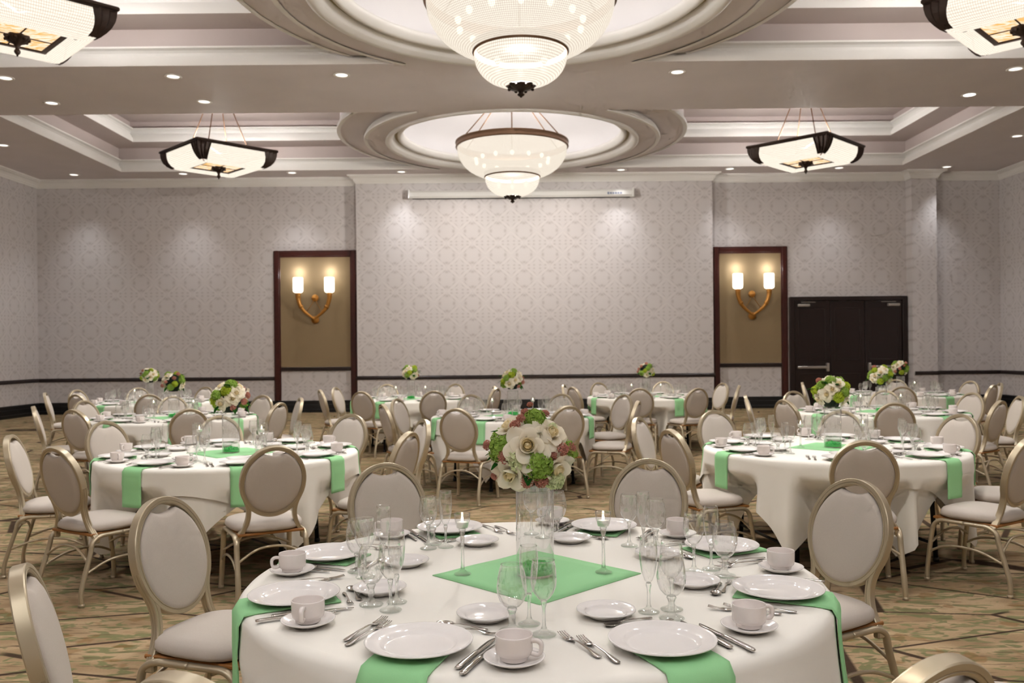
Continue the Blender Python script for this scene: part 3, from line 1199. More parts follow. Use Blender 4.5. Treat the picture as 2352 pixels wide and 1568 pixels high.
def folds(th, seed):
    return .45 * math.cos(8 * th + seed) + .32 * math.cos(15 * th + 2.1 * seed) + .23 * math.cos(26 * th + 3.3 * seed)


CHAIR_FRONTS = []       # (front point, facing) of the chairs at the table being laid, relative to its centre


def smooth(x, a, c):
    t = min(max((x - a) / (c - a), 0.0), 1.0)
    return t * t * (3 - 2 * t)


def cloth_r(th, d, turn, seed):
    """radius of the hanging cloth at angle th and depth d under the table top; chairs push it back"""
    w = min(d / .35, 1.2)
    r = R_T + .016 + d * .05 + w * w * (.016 + .034 * folds(th, seed))
    k = smooth(d, .10, .25)
    if k > 0:
        e = Vector((math.cos(th), math.sin(th)))
        for p, dv in CHAIR_FRONTS:
            den = e.dot(dv)
            if den > -.5:
                continue
            t = p.dot(dv) / den
            side = abs((e * t - p).dot(Vector((-dv.y, dv.x))))
            g = k * smooth(side, .34, .255)
            if g > 0 and t - .012 < r:
                r += (max(t - .012, .72) - r) * g
    return r


def make_cloth(turn, seed, off, top):
    N = 240
    rows = []
    ring = [0.15, .45, .75, R_T - .02]
    v, f = [(0, 0, top)], []
    for r in ring:
        rows.append([(r * math.cos(2 * PI * i / N), r * math.sin(2 * PI * i / N), top) for i in range(N)])
    rows.append([((R_T + .004 + off) * math.cos(2 * PI * i / N), (R_T + .004 + off) * math.sin(2 * PI * i / N), top - .004) for i in range(N)])
    M = 14
    for k in range(M + 1):
        row = []
        for i in range(N):
            th = 2 * PI * i / N
            D = hem_drop(th, turn) - .03
            d = .018 + (D - .018) * k / M
            r = cloth_r(th, d, turn, seed) + off
            row.append((r * math.cos(th), r * math.sin(th), top - d))
        rows.append(row)
    for r in rows:
        v += r
    f += [(0, 1 + i, 1 + (i + 1) % N) for i in range(N)]
    for k in range(len(rows) - 1):
        for i in range(N):
            j = (i + 1) % N
            f.append((1 + k * N + i, 1 + (k + 1) * N + i, 1 + (k + 1) * N + j, 1 + k * N + j))
    return mesh('tablecloth', v, f, 'ivory_cloth')


def table_parts():
    parts = []
    b = B()
    b.lathe([(0, TOP - .014), (R_T - .030, TOP - .014), (R_T - .026, TOP - .020), (R_T - .026, TOP - .032), (R_T - .04, TOP - .036), (0, TOP - .036)], 64)
    parts.append(('tabletop', b.mesh('tabletop', 'tabletop')))
    for sx in (-1, 1):
        for sy in (-1, 1):
            b = B()
            b.tube([(sx * .50, sy * .42, TOP - .037), (sx * .52, sy * .46, .0)], .017, 10)
            b.tube([(sx * .52, sy * .46, .03), (sx * .52, sy * .46, .0)], .022, 10)
            parts.append(('leg', b.mesh('leg', 'black_leg')))
        b = B()
        b.tube([(sx * .517, -.45, .12), (sx * .517, .45, .12)], .011, 8)
        parts.append(('stretcher', b.mesh('stretcher', 'black_leg')))
    return parts


TP = table_parts()

# ------------------------------------------------------------------ chair
def chair_parts():
    P = []
    # cushion
    def sup(a, ax, ay):
        c, s = math.cos(a), math.sin(a)
        e = 2 / 3.4
        return ax * math.copysign(abs(c) ** e, c), ay * math.copysign(abs(s) ** e, s)
    n = 40
    prof = [(.0, .418), (.90, .418), (.985, .428), (1.0, .440), (.985, .458), (.93, .472), (.80, .483), (.55, .490), (.28, .493), (.0, .494)]
    b = B()
    v, f = [], []
    for i in range(n):
        a = 2 * PI * i / n
        x, y = sup(a, .222, .210)
        taper = 1 + .06 * (y / .210)
        for (k, z) in prof:
            v.append((x * k * taper, y * k - .012, z))
    m = len(prof)
    for i in range(n):
        j = (i + 1) % n
        for q in range(m - 1):
            f.append((i * m + q, j * m + q, j * m + q + 1, i * m + q + 1))
    b.add(v, f)
    P.append(('seat', b.mesh('seat', 'chair_fabric')))
    b = B()
    b.bbox((0, 0, .408), (.40, .41, .016), .004)
    P.append(('seat_board', b.mesh('seat_board', 'ply', False)))
    # legs with the bent seat rails
    oval = [(math.cos(2 * PI * q / 10) * 1.0, math.sin(2 * PI * q / 10) * 1.25) for q in range(10)]
    for s in (-1, 1):
        for fr in (1, -1):
            y1 = .235 if fr > 0 else -.285
            y2 = .195 if fr > 0 else -.205
            y3 = .150 if fr > 0 else -.150
            pts = spline([(s * .222, y1, 0.0), (s * .216, y1 * .93 + y2 * .07, .10), (s * .210, y2 + .012 * fr, .30), (s * .208, y2 - .006 * fr, .365),
                          (s * .207, y3, .395), (s * .206, y3 * .55, .398), (s * .206, 0.0, .398)], 5)
            b = B()
            b.tube(pts, .0135, 10, section=oval, up=(1, 0, 0))
            b.tube([(s * .222, y1, .0), (s * .2215, y1 - .001 * fr, .018)], .017, 10)
            P.append(('leg', b.mesh('leg', 'chair_metal')))
    # stretchers
    def st(p):
        q = B()
        q.tube(spline(p, 5), .008, 8)
        P.append(('stretcher', q.mesh('stretcher', 'chair_metal')))
    st([(-.214, -.235, .25), (-.10, -.222, .315), (0, -.218, .33), (.10, -.222, .315), (.214, -.235, .25)])
    st([(-.212, .205, .25), (-.10, .20, .30), (0, .198, .312), (.10, .20, .30), (.212, .205, .25)])
    for s in (-1, 1):
        st([(s * .216, -.243, .19), (s * .212, -.12, .235), (s * .211, 0, .248), (s * .212, .12, .235), (s * .216, .216, .19)])
    # back
    ZC, A, Bv = .7275, .186, .2055
    def yb(z):
        t = (z - .40) / .545
        return -.175 - .105 * t - .03 * t * t
    sec = [(-.0125, -.016), (-.010, -.0195), (.002, -.0195), (.003, -.0175), (.005, -.0175), (.006, -.0195), (.0115, -.0185), (.0145, -.0155), (.0145, -.008), (.0118, -.0065), (.0145, -.005),
           (.0145, .005), (.0118, .0065), (.0145, .008), (.0145, .0155), (.0115, .0185), (.006, .0195), (.005, .0175), (.003, .0175), (.002, .0195), (-.010, .0195), (-.0125, .016)]
    path = []
    for i in range(56):
        a = 2 * PI * i / 56
        z = ZC + Bv * math.sin(a)
        path.append((A * math.cos(a), yb(z), z))
    b = B()
    b.tube(path, 1.0, closed=True, up=(0, 1, 0.2), section=[(p[0], p[1]) for p in sec])
    for s in (-1, 1):
        pts = [(s * A * math.cos(rad(a)), ZC + Bv * math.sin(rad(a))) for a in (-8, -20, -32)]
        pts += [(s * .1425, .575), (s * .138, .535), (s * .143, .49), (s * .160, .445), (s * .184, .408), (s * .200, .385)]
        b.tube(spline([(x, yb(z), z) for x, z in pts], 4), 1.0, up=(0, 1, 0.2), section=[(p[0], p[1] * .9) for p in sec])
        b.bbox((s * .20, -.172, .375), (.03, .04, .04), .006)
    bf = b.mesh('back_frame', 'chair_metal')
    bf.set_sharp_from_angle(angle=rad(32))
    P.append(('back_frame', bf))
    # upholstered oval with a hand-hold gap at its top
    out = []
    a_, b_ = A - .012, Bv - .012
    for i in range(64):
        a = 2 * PI * i / 64 + PI / 2
        x, z = a_ * math.cos(a), b_ * math.sin(a)
        if z > 0 and abs(x) < .066:
            z -= .030 * (1 - (x / .066) ** 2) + .0
        out.append((x, z))
    n = len(out)
    layers = [(1.0, .0), (.995, .010), (.97, .020), (.90, .026), (.70, .031), (.40, .034), (0.02, .035)]
    v, f = [], []
    full = [(k, -d) for k, d in reversed(layers)] + layers[1:]
    for (k, d) in full:
        for (x, z) in out:
            zz = ZC - .006 + z * k
            v.append((x * k, yb(zz) + d, zz))
    m = len(full)
    for q in range(m - 1):
        for i in range(n):
            j = (i + 1) % n
            f.append((q * n + i, (q + 1) * n + i, (q + 1) * n + j, q * n + j))
    f.append(tuple(range(n)))
    f.append(tuple((m - 1) * n + i for i in reversed(range(n))))
    b = B()
    b.add(v, f)
    P.append(('backrest', b.mesh('backrest', 'chair_fabric')))
    return P


CHAIR = chair_parts()
BACK_Y = .265            # how far the top of the back lies behind the seat's centre

# ------------------------------------------------------------------ tableware
def closed_lathe(prof, n, mat, name, extra=None):
    b = B()
    b.lathe(prof, n)
    return b.mesh(name, mat)


def make_plate(r, h=.021):
    w = r
    return closed_lathe([(0, .004), (w * .60, .004), (w * .645, .0055), (w * .70, .011), (w * .735, .0135), (w * .80, .0150), (w * .93, .0195), (w * .955, .0195), (w * .975, .0212), (w * .99, .0212), (w, .0198),
                         (w * .995, .0175), (w * .80, .0105), (w * .66, .003), (w * .62, .0), (w * .56, .0), (w * .55, .0015), (0, .0015)], 48, 'china', 'plate')


PLATE = make_plate(.1345)
BREAD = make_plate(.0825)
SAUCER = closed_lathe([(0, .006), (.026, .006), (.027, .0075), (.029, .0075), (.030, .006), (.040, .006), (.055, .012), (.068, .0185), (.072, .020), (.0735, .019), (.072, .0165), (.055, .0085), (.040, .002), (.036, 0), (.031, 0), (.03, .002), (0, .002)], 40, 'china', 'saucer')
CUP = closed_lathe([(0, .006), (.026, .007), (.034, .014), (.0405, .030), (.0415, .060), (.0425, .0625), (.0440, .0625), (.0445, .060), (.0440, .026), (.0420, .0175), (.038, .0135), (.0345, .012), (.0335, .004), (.030, .002), (.026, .0), (.0, .001)], 40, 'cup_china', 'cup_body')
b = B()
sec8 = [(-.0045, -.0055), (.0045, -.0055), (.0045, .0055), (-.0045, .0055)]
b.tube(spline([(.0425, 0, .050), (.056, 0, .052), (.066, 0, .046), (.0675, 0, .034), (.064, 0, .023), (.055, 0, .0195), (.043, 0, .022)], 4), 1.0, up=(0, 1, 0), section=sec8)
CUP_HANDLE = b.mesh('handle', 'cup_china')


def glass_mesh(outer, inner, stem, n=26):
    """outer and inner wall of the bowl, stem with the foot"""
    bb_ = B()
    r_, z_ = outer[-1]
    bb_.lathe([(0.0, outer[0][1])] + outer + [(r_ + .0004, z_ + .0006), (r_ - .0006, z_ + .0010), (r_ - .0012, z_ + .0002), (r_ - .0010, z_ - .0012)], n)
    bw = bb_.mesh('bowl', 'thin_glass')
    sb = B()
    cut = [i for i, p in enumerate(stem) if p[0] > .012 and p[1] < .02][-1] + 1
    sb.cur = 1
    sb.lathe(stem[:cut + 1], n)
    sb.cur = 0
    sb.lathe(stem[cut:], n)
    st_ = sb.mesh('stem', 'glass', True, ['glass', 'foot_glass'])
    j = B()
    j.cur = 0
    j.add(bb_.v, bb_.f)
    j.add(sb.v, sb.f)
    j.fm = [0] * len(bb_.f) + [k + 1 for k in sb.fm]
    return bw, st_, j.mesh('stemware', 'thin_glass', True, ['thin_glass', 'glass', 'foot_glass'])


def inset(prof, d):
    return [(max(r - d, 0.0), z + (d if i == 0 else 0)) for i, (r, z) in enumerate(prof)]


ob = [(.010, .062), (.022, .068), (.033, .082), (.039, .100), (.0405, .118), (.038, .140), (.0335, .160), (.0290, .176)]
GOBLET = glass_mesh(ob, [(.0, .068)] + inset(ob[1:], .0013),
                    [(0, 0), (.034, 0), (.0355, .002), (.034, .0045), (.024, .0075), (.013, .012), (.0095, .018), (.0085, .028), (.0105, .036), (.0085, .044), (.0105, .052), (.014, .058), (.012, .0625), (.006, .066), (0, .067)])
ob = [(.006, .088), (.016, .096), (.026, .110), (.0325, .126), (.0345, .142), (.0335, .162), (.0310, .182), (.0290, .194)]
WINE = glass_mesh(ob, [(.0, .093)] + inset(ob[1:], .0012),
                  [(0, 0), (.031, 0), (.0325, .0018), (.031, .004), (.020, .007), (.010, .013), (.0055, .024), (.0045, .045), (.0048, .070), (.0075, .082), (.0085, .088), (.005, .0915), (0, .092)])
ob = [(.005, .082), (.012, .092), (.019, .112), (.0235, .136), (.0255, .160), (.0252, .180), (.0240, .198), (.0225, .212)]
FLUTE = glass_mesh(ob, [(.0, .088)] + inset(ob[1:], .0012),
                   [(0, 0), (.029, 0), (.0305, .0018), (.029, .004), (.018, .007), (.009, .013), (.0052, .024), (.0045, .045), (.005, .066), (.0078, .076), (.0075, .082), (.004, .0855), (0, .086)])


def strip(b, st, tk=.0011):
    """flatware shank: stations (y, half width, height)"""
    v, f = [], []
    for (y_, w, z) in st:
        for (xx, zz) in ((-w, z), (-w * .55, z + tk * 1.6), (w * .55, z + tk * 1.6), (w, z), (w * .5, z - tk * .4), (-w * .5, z - tk * .4)):
            v.append((xx, y_, zz))
    m = len(st)
    for i in range(m - 1):
        for q in range(6):
            r = (q + 1) % 6
            f.append((i * 6 + q, i * 6 + r, (i + 1) * 6 + r, (i + 1) * 6 + q))
    f.append(tuple(range(5, -1, -1)))
    f.append(tuple((m - 1) * 6 + q for q in range(6)))
    b.add(v, f)


HANDLE = [(-.100, .0030, .003), (-.098, .0065, .003), (-.092, .0088, .0032), (-.080, .0092, .0038), (-.060, .0066, .0056), (-.035, .0042, .0075), (.0, .0030, .0085), (.018, .0030, .0080)]


def make_fork(s=1.0):
    b = B()
    strip(b, HANDLE + [(.030, .0045, .0062), (.038, .0095, .0040), (.046, .0118, .0028), (.055, .0122, .0024)])
    for k in range(4):
        x = -.0099 + .0066 * k
        strip2 = [(.053, .0020, .0024), (.070, .0019, .0034), (.088, .0017, .0062), (.100, .0009, .0085)]
        q = B()
        strip(q, strip2, .0009)
        b.add([Vector((p.x + x * (1 - .06 * (p.y - .053) / .047), p.y, p.z)) for p in q.v], q.f)
    b.v = [v_ * s for v_ in b.v]
    return b.mesh('fork', 'steel')


def make_knife():
    b = B()
    strip(b, [(-.115, .004, .004), (-.112, .0085, .0045), (-.104, .0098, .005), (-.08, .0088, .006), (-.02, .0070, .006), (-.004, .0072, .0055), (0, .0055, .005)], .0026)
    v = []
    for (y_, xl, xr) in ((0, -.0055, .0055), (.01, -.0085, .0065), (.05, -.0095, .0065), (.085, -.0085, .0062), (.105, -.0050, .0055), (.115, .002, .0040)):
        v += [(xl, y_, .0045), (xr, y_, .0060), (xr, y_, .0038)]
    f = []
    for i in range(5):
        for q in range(3):
            r = (q + 1) % 3
            f.append((i * 3 + q, i * 3 + r, (i + 1) * 3 + r, (i + 1) * 3 + q))
    f += [(2, 1, 0), (15, 16, 17)]
    b.add(v, f)
    return b.mesh('knife', 'steel')


def make_spoon():
    b = B()
    strip(b, [(y_ * .82, w * .95, z) for y_, w, z in HANDLE] + [(.022, .004, .006)])
    n, m = 20, 6
    v, f = [(0, .045, .0012)], []
    for k in range(1, m + 1):
        t = k / m
        for i in range(n):
            a = 2 * PI * i / n
            yy = math.cos(a) * .027 * t
            xx = math.sin(a) * .0165 * t * (1 + .12 * math.cos(a))
            v.append((xx, .045 + yy, .0012 + .0062 * t * t))
    f += [(0, 1 + (i + 1) % n, 1 + i) for i in range(n)]
    for k in range(m - 1):
        for i in range(n):
            j = (i + 1) % n
            f.append((1 + k * n + i, 1 + k * n + j, 1 + (k + 1) * n + j, 1 + (k + 1) * n + i))
    o_ = len(v)
    v += [(x, y_, z - .0012) for x, y_, z in v]
    f += [tuple(q + o_ for q in reversed(ff)) for ff in f]
    for i in range(n):
        j = (i + 1) % n
        a0 = 1 + (m - 1) * n
        f.append((a0 + i, a0 + j, o_ + a0 + j, o_ + a0 + i))
    b.add(v, f)
    return b.mesh('spoon', 'steel')


FORK, DFORK, KNIFE, SPOON = make_fork(), make_fork(.72), make_knife(), make_spoon()


def make_napkin(cx, cy, px, py, ang, turn, seed, width=.165, inner=.115, drop=.27):
    """folded napkin under the plate, running out over the table's edge and hanging down; coordinates relative to the table"""
    d = Vector((math.cos(ang), math.sin(ang)))
    s = Vector((-d.y, d.x))
    p0 = Vector((px, py)) - d * inner
    NS, ND = 8, 10
    cols = []
    for i in range(NS + 1):
        t = -1 + 2 * i / NS
        line = []
        o_ = p0 + s * (t * width / 2)
        # distance along d to the table's edge
        bq = o_.dot(d)
        cq = o_.length_squared - (R_T + .012) ** 2
        L = -bq + math.sqrt(max(bq * bq - cq, 0))
        for k in range(7):
            q = o_ + d * (L * k / 6)
            sag = 0.0 if k < 6 else -.003
            line.append((q.x, q.y, TOP + .0065 + sag))
        e = o_ + d * L
        th = math.atan2(e.y, e.x)
        th1 = ang
        for k in range(1, ND + 1):
            dd = drop * k / ND
            r = max(cloth_r(th, dd, turn, seed), R_T + .02) + .012
            line.append((r * math.cos(th), r * math.sin(th), TOP + .004 - dd))
        cols.append(line)
    # second, slightly narrower leaf of the fold
    n = len(cols[0])
    v, f = [], []
    for c in cols:
        v += c
    for i in range(NS):
        for k in range(n - 1):
            f.append((i * n + k, i * n + k + 1, (i + 1) * n + k + 1, (i + 1) * n + k))
    # thickness
    o_ = len(v)
    low = []
    for i in range(NS + 1):
        for k in range(n):
            x, y_, z = v[i * n + k]
            if k <= 6:
                low.append((x, y_, z - .0045))
            else:
                rr = math.hypot(x, y_)
                low.append((x * (rr - .006) / rr, y_ * (rr - .006) / rr, z))
    v += low
    f += [tuple(q + o_ for q in reversed(ff)) for ff in f]
    rim = [i * n for i in range(NS + 1)] + [NS * n + k for k in range(1, n)] + [i * n + n - 1 for i in range(NS - 1, -1, -1)] + [k for k in range(n - 2, 0, -1)]
    for i in range(len(rim)):
        a, c = rim[i], rim[(i + 1) % len(rim)]
        f.append((a, c, c + o_, a + o_))
    return mesh('napkin', v, f, 'green_cloth')


b = B()
q = .243
N_ = 10
v = [((-q + 2 * q * i / N_), (-q + 2 * q * j / N_), .003 + .0008 * math.sin(i * 1.3) * math.sin(j * 1.1)) for j in range(N_ + 1) for i in range(N_ + 1)]
f = [(j * (N_ + 1) + i, j * (N_ + 1) + i + 1, (j + 1) * (N_ + 1) + i + 1, (j + 1) * (N_ + 1) + i) for j in range(N_) for i in range(N_)]
v += [(x, y_, .0005) for x, y_, z in v]
o_ = (N_ + 1) ** 2
f += [tuple(k + o_ for k in reversed(ff)) for ff in list(f)]
rim = [i for i in range(N_ + 1)] + [(j + 1) * (N_ + 1) + N_ for j in range(N_)] + [N_ * (N_ + 1) + i for i in range(N_ - 1, -1, -1)] + [j * (N_ + 1) for j in range(N_ - 1, 0, -1)]
f += [(rim[i], rim[i] + o_, rim[(i + 1) % len(rim)] + o_, rim[(i + 1) % len(rim)]) for i in range(len(rim))]
b.add(v, f)
CENTRE_CLOTH = b.mesh('centre_cloth', 'green_cloth')

# vase, gel beads, candle holders
b = B()
b.lathe([(0, 0), (.060, 0), (.0625, .003), (.0625, .279), (.0615, .281), (.0600, .280), (.0602, .274)], 40)
VASE = b.mesh('vase_body', 'vase_glass')
rng = random.Random(5)
b = B()
ico = B()
ico.lathe([(0, 1), (.70, .70), (1, 0), (.70, -.70), (0, -1)], 6)
for i in range(70):
    a, r = rng.random() * 2 * PI, .052 * math.sqrt(rng.random())
    hgt = .024 + (.020 * (1 - r / .06)) * rng.random() + .004
    b.add(ico.v, ico.f, Matrix.Translation((r * math.cos(a), r * math.sin(a), hgt)) @ Matrix.Scale(.0075, 4))
b.lathe([(0, .034), (.03, .031), (.052, .026), (.0585, .020), (.0585, .008), (0, .008)], 20)
GEL = b.mesh('gel_beads', 'green_gel')

b = B()
b.lathe([(0, 0), (.027, 0), (.0285, .0018), (.027, .004), (.017, .008), (.008, .015), (.0055, .030), (.0050, .080), (.0065, .120), (.0105, .142), (.0125, .149), (.008, .151), (0, .152)], 24)
b.fm = [1 if min(b.v[i].z for i in f_) < .0075 else 0 for f_ in b.f]
CAN_STEM = b.mesh('stem', 'glass', True, ['glass', 'foot_glass'])
b = B()
b.lathe([(0, .1515), (.016, .152), (.0195, .155), (.0245, .178), (.0270, .200), (.0264, .2008), (.0258, .199)], 24)
CAN_CUP = b.mesh('cup', 'thin_glass')
b = B()
b.lathe([(0, .173), (.0175, .172), (.0190, .170), (.0185, .157), (0, .156)], 20)
CAN_WAX = b.mesh('candle', 'wax')
b = B()
b.lathe([(0, .194), (.0018, .190), (.0038, .184), (.0042, .179), (.0030, .175), (0, .1735)], 10)
CAN_FLAME = b.mesh('flame', 'flame_glow')
CANDLE = [('stem', CAN_STEM), ('cup', CAN_CUP), ('candle', CAN_WAX, [('flame', CAN_FLAME)])]

# ------------------------------------------------------------------ flowers
def petal(L, W, a0, a1, rw, ruffle, seed, tip=.14, nu=8, nv=8, heart=0.0):
    """one petal growing from the origin along +Z, bending from angle a0 to a1 away from the axis"""
    rg = random.Random(seed)
    ph = [rg.random() * 6 for _ in range(3)]
    v, f = [], []
    for j in range(nv + 1):
        t = j / nv
        for i in range(nu + 1):
            u = -1 + 2 * i / nu
            tt = t * (1 - tip * u * u) + heart * t * t * (1 - (1 - abs(u)) ** 2) * .2
            rho, z = .004, 0.0
            K = 8
            for k in range(K):
                a = a0 + (a1 - a0) * ((k + .5) / K * tt) ** 2.1
                rho += math.sin(a) * L * tt / K
                z += math.cos(a) * L * tt / K
            w = W * (math.sin(PI * min(.10 + .62 * t, 1)) ** .75)
            R = max(rho, rw)
            an = u * w / R
            cup = (1 - math.cos(an))
            x = rho * math.cos(an) if rho > rw else rho - rw * cup
            y_ = R * math.sin(an)
            z2 = z + ruffle * (math.sin(3 * u + ph[0]) * t * t + .6 * math.sin(5 * u + ph[1]) * t ** 3) - .10 * abs(u) ** 3 * L * t * t
            v.append((x, y_, z2))
    for j in range(nv):
        for i in range(nu):
            f.append((j * (nu + 1) + i, j * (nu + 1) + i + 1, (j + 1) * (nu + 1) + i + 1, (j + 1) * (nu + 1) + i))
    return v, f


def rose_geo(seed, nu=8, nv=8):
    """bud and petals of one rose, about 6.5 cm in radius, facing +Z"""
    rg = random.Random(seed)
    bud = B()
    bud.lathe([(0, .050), (.003, .0485), (.007, .042), (.0105, .032), (.012, .02), (.010, .006), (0, .0)], 12, None, False, False, lambda a, r, z: .10 * math.sin(2 * a + z * 160))
    for k in range(5):
        v, f = petal(.047 - .001 * k, .020 + .003 * k, rad(14 + k), rad(-14 + 3 * k), .010 + .002 * k, .001, seed + k, .05, nu, nv)
        bud.add(v, f, Matrix.Rotation(k * 2.2 + seed, 4, 'Z') @ Matrix.Translation((.0015 * k, 0, .004)))
    pets = []
    layers = [(3, .054, .033, 22, 26, .017, .002), (4, .064, .039, 33, 86, .022, .005), (6, .075, .042, 50, 132, .030, .009)]
    for li, (n, L, W, a0, a1, rw, rf) in enumerate(layers):
        for k in range(n):
            v, f = petal(L * rg.uniform(.92, 1.08), W * rg.uniform(.92, 1.1), rad(a0 + rg.uniform(-6, 6)), rad(a1 + rg.uniform(-14, 12)), rw, rf, seed * 31 + li * 7 + k, .26, nu, nv)
            M = Matrix.Rotation(2 * PI * k / n + li * .7 + rg.uniform(-.2, .2), 4, 'Z')
            pets.append(([M @ Vector(p) for p in v], f))
    return bud, pets


def floret_ball(r, n, size, seed, mat, name, half=False):
    rg = random.Random(seed)
    b = B()
    for i in range(n):
        zz = 1 - 2 * (i + .5) / n
        if zz < -.75:
            continue
        a = i * 2.39996
        s = math.sqrt(1 - zz * zz)
        nrm = Vector((s * math.cos(a), s * math.sin(a), zz))
        M = nrm.to_track_quat('Z', 'Y').to_matrix().to_4x4()
        M = Matrix.Translation(nrm * r * rg.uniform(.86, 1.05)) @ M @ Matrix.Rotation(rg.random() * 6, 4, 'Z')
        for k in range(4):
            q = size * rg.uniform(.8, 1.15)
            M2 = M @ Matrix.Rotation(k * PI / 2, 4, 'Z') @ Matrix.Rotation(rad(-28 + rg.uniform(-14, 14)), 4, 'Y')
            b.add([(0, 0, 0), (q * .55, -q * .5, .0008), (q * 1.1, 0, -.0006), (q * .55, q * .5, .0008)], [(0, 1, 2, 3)], M2)
    b.lathe([(0, r * .82), (r * .58, r * .58), (r * .82, 0), (r * .58, -r * .58), (0, -r * .82)], 10)
    return b.mesh(name, mat, False)


def berry_ball(r, n, size, seed, mat, name):
    rg = random.Random(seed)
    b = B()
    for i in range(n):
        d = Vector((rg.gauss(0, 1), rg.gauss(0, 1), rg.gauss(0, 1) + .5)).normalized()
        p = d * r * rg.uniform(.75, 1.08)
        p.z *= .8
        b.add(ico.v, ico.f, Matrix.Translation(p) @ Matrix.Scale(size * rg.uniform(.7, 1.2), 4))
    b.lathe([(0, r * .6), (r * .5, r * .4), (r * .66, 0), (r * .4, -r * .6), (0, -r * .9)], 8)
    return b.mesh(name, mat, False)


def leaf_mesh(L, W, seed, name='leaf'):
    rg = random.Random(seed)
    v, f = [], []
    n = 6
    for i in range(n + 1):
        t = i / n
        w = W * math.sin(PI * (t * .92 + .04)) ** .8
        dz = -.35 * L * t * t
        for s in (-1, 0, 1):
            v.append((s * w, L * t, dz + abs(s) * w * .25))
    for i in range(n):
        for s in range(2):
            f.append((i * 3 + s, i * 3 + s + 1, (i + 1) * 3 + s + 1, (i + 1) * 3 + s))
    return mesh(name, v, f, 'leaf')


ROSES = [rose_geo(k) for k in (3, 11, 23)]
ROSE_BUD = [r[0].mesh('rose', 'rose_heart') for r in ROSES]
ROSE_PETALS = [[mesh('petal', v, f, 'rose_petal') for v, f in r[1]] for r in ROSES]
ROSE_JOIN = []
for k in (3, 11):
    bud, pets = rose_geo(k, 5, 5)
    j = B()
    j.cur = 0
    j.add(bud.v, bud.f)
    j.cur = 1
    for v, f in pets:
        j.add(v, f)
    ROSE_JOIN.append(j.mesh('rose', 'rose_petal', True, ['rose_heart', 'rose_petal']))
HYD = floret_ball(.040, 210, .0082, 1, 'hydrangea', 'hydrangea')
LIME = floret_ball(.038, 160, .0085, 2, 'lime_bloom', 'hydrangea')
STOCK = floret_ball(.018, 26, .0105, 3, 'stock_bloom', 'stock_bloom')
PINK = berry_ball(.020, 230, .0021, 4, 'pink_bloom', 'berry_cluster')
CARN = floret_ball(.028, 170, .010, 6, 'stock_bloom', 'carnation')
LEAF = [leaf_mesh(.06, .014, 1), leaf_mesh(.05, .018, 2)]
b = B()
b.lathe([(0, .10), (.055, .085), (.088, .04), (.09, -.01), (.06, -.06), (.05, -.10), (0, -.105)], 20)
CORE = b.mesh('moss_core', 'dark_moss')


def place(name, me, root, d, dist, scale, spin=0.0):
    """set a flower on the bouquet's ball, facing outward along d"""
    d = Vector(d).normalized()
    M = d.to_track_quat('Z', 'Y').to_matrix() @ Matrix.Rotation(spin, 3, 'Z')
    return obj(name, me, root, d * dist, M.to_euler(), scale)


def bouquet_front(loc, label):
    e = obj('bouquet', None, None, loc)
    tag(e, label, 'bouquet', 'rose and hydrangea bouquets')
    obj('moss_core', CORE, e)
    roses = [((-.08, -1, .28), .100, 1.12, 0, 2.2), ((.52, -.66, .56), .098, 1.02, 1, .6), ((-.52, -.80, -.46), .100, 1.10, 2, 1.4), ((.64, -.72, -.34), .100, 1.06, 0, 4.0),
             ((-.50, -.25, .62), .09, .95, 1, 2.5), ((-.98, -.25, -.05), .095, .85, 2, 3.3), ((.4, .7, .4), .085, 1.0, 1, 1.0), ((-.4, .8, -.1), .085, 1.0, 2, 5.0), ((.9, .35, -.1), .09, .9, 0, 2.0)]
    for (d, dist, sc, k, sp) in roses:
        o = place('rose', ROSE_BUD[k], e, d, dist, sc, sp)
        for p in ROSE_PETALS[k]:
            obj('petal', p, o)
    for (d, dist, sc) in (((-.82, -.60, .16), .112, 1.05), ((.20, -.95, -.22), .118, 1.12), ((.12, -.35, .95), .115, .9), ((.98, -.25, .02), .115, .95), ((-.1, .6, .75), .10, 1), ((.2, .95, .1), .10, 1), ((-.75, .5, .3), .11, 1)):
        place('hydrangea', HYD, e, d, dist, sc, d[0] * 9)
    for (d, dist, sc) in (((-.70, -.85, -.02), .135, 1.05), ((-.10, -.85, -.62), .135, 1.1), ((.26, -.82, -.60), .135, 1.15), ((.74, -.68, .14), .14, 1.0), ((.98, -.35, .12), .14, .95), ((-.33, -.62, .66), .145, .8),
                          ((-.22, -.55, .82), .145, .75), ((-.95, -.3, .2), .15, .8), ((-.12, -.2, .98), .138, .7), ((.36, -.2, .95), .140, .7), ((.0, -.15, 1.1), .160, .5), ((.55, -.88, .02), .13, .7), ((-.95, -.5, -.55), .15, .6), ((.6, .7, .5), .14, .9), ((-.5, .8, .5), .14, .9)):
        place('berry_cluster', PINK, e, d, dist, sc, d[2] * 7)
    for (d, dist, sc) in (((-.40, -.95, -.10), .130, 1.0), ((-.47, -.93, .02), .135, .9), ((-.34, -.96, -.20), .130, 1.0), ((.60, -.55, .72), .13, .7)):
        place('stock_bloom', STOCK, e, d, dist, sc, d[1] * 5)
    place('carnation', CARN, e, (.60, -.62, -.62), .130, 1.05)
    rg = random.Random(9)
    for k in range(26):
        a = rg.uniform(-PI, PI)
        zz = rg.uniform(-.55, .9)
        s = math.sqrt(1 - zz * zz)
        d = Vector((s * math.cos(a), s * math.sin(a), zz))
        o = obj('leaf', LEAF[k % 2], e, d * rg.uniform(.075, .10))
        o.rotation_euler = d.to_track_quat('Y', 'Z').to_euler()
        o.scale = (rg.uniform(.8, 1.3),) * 3
    return e


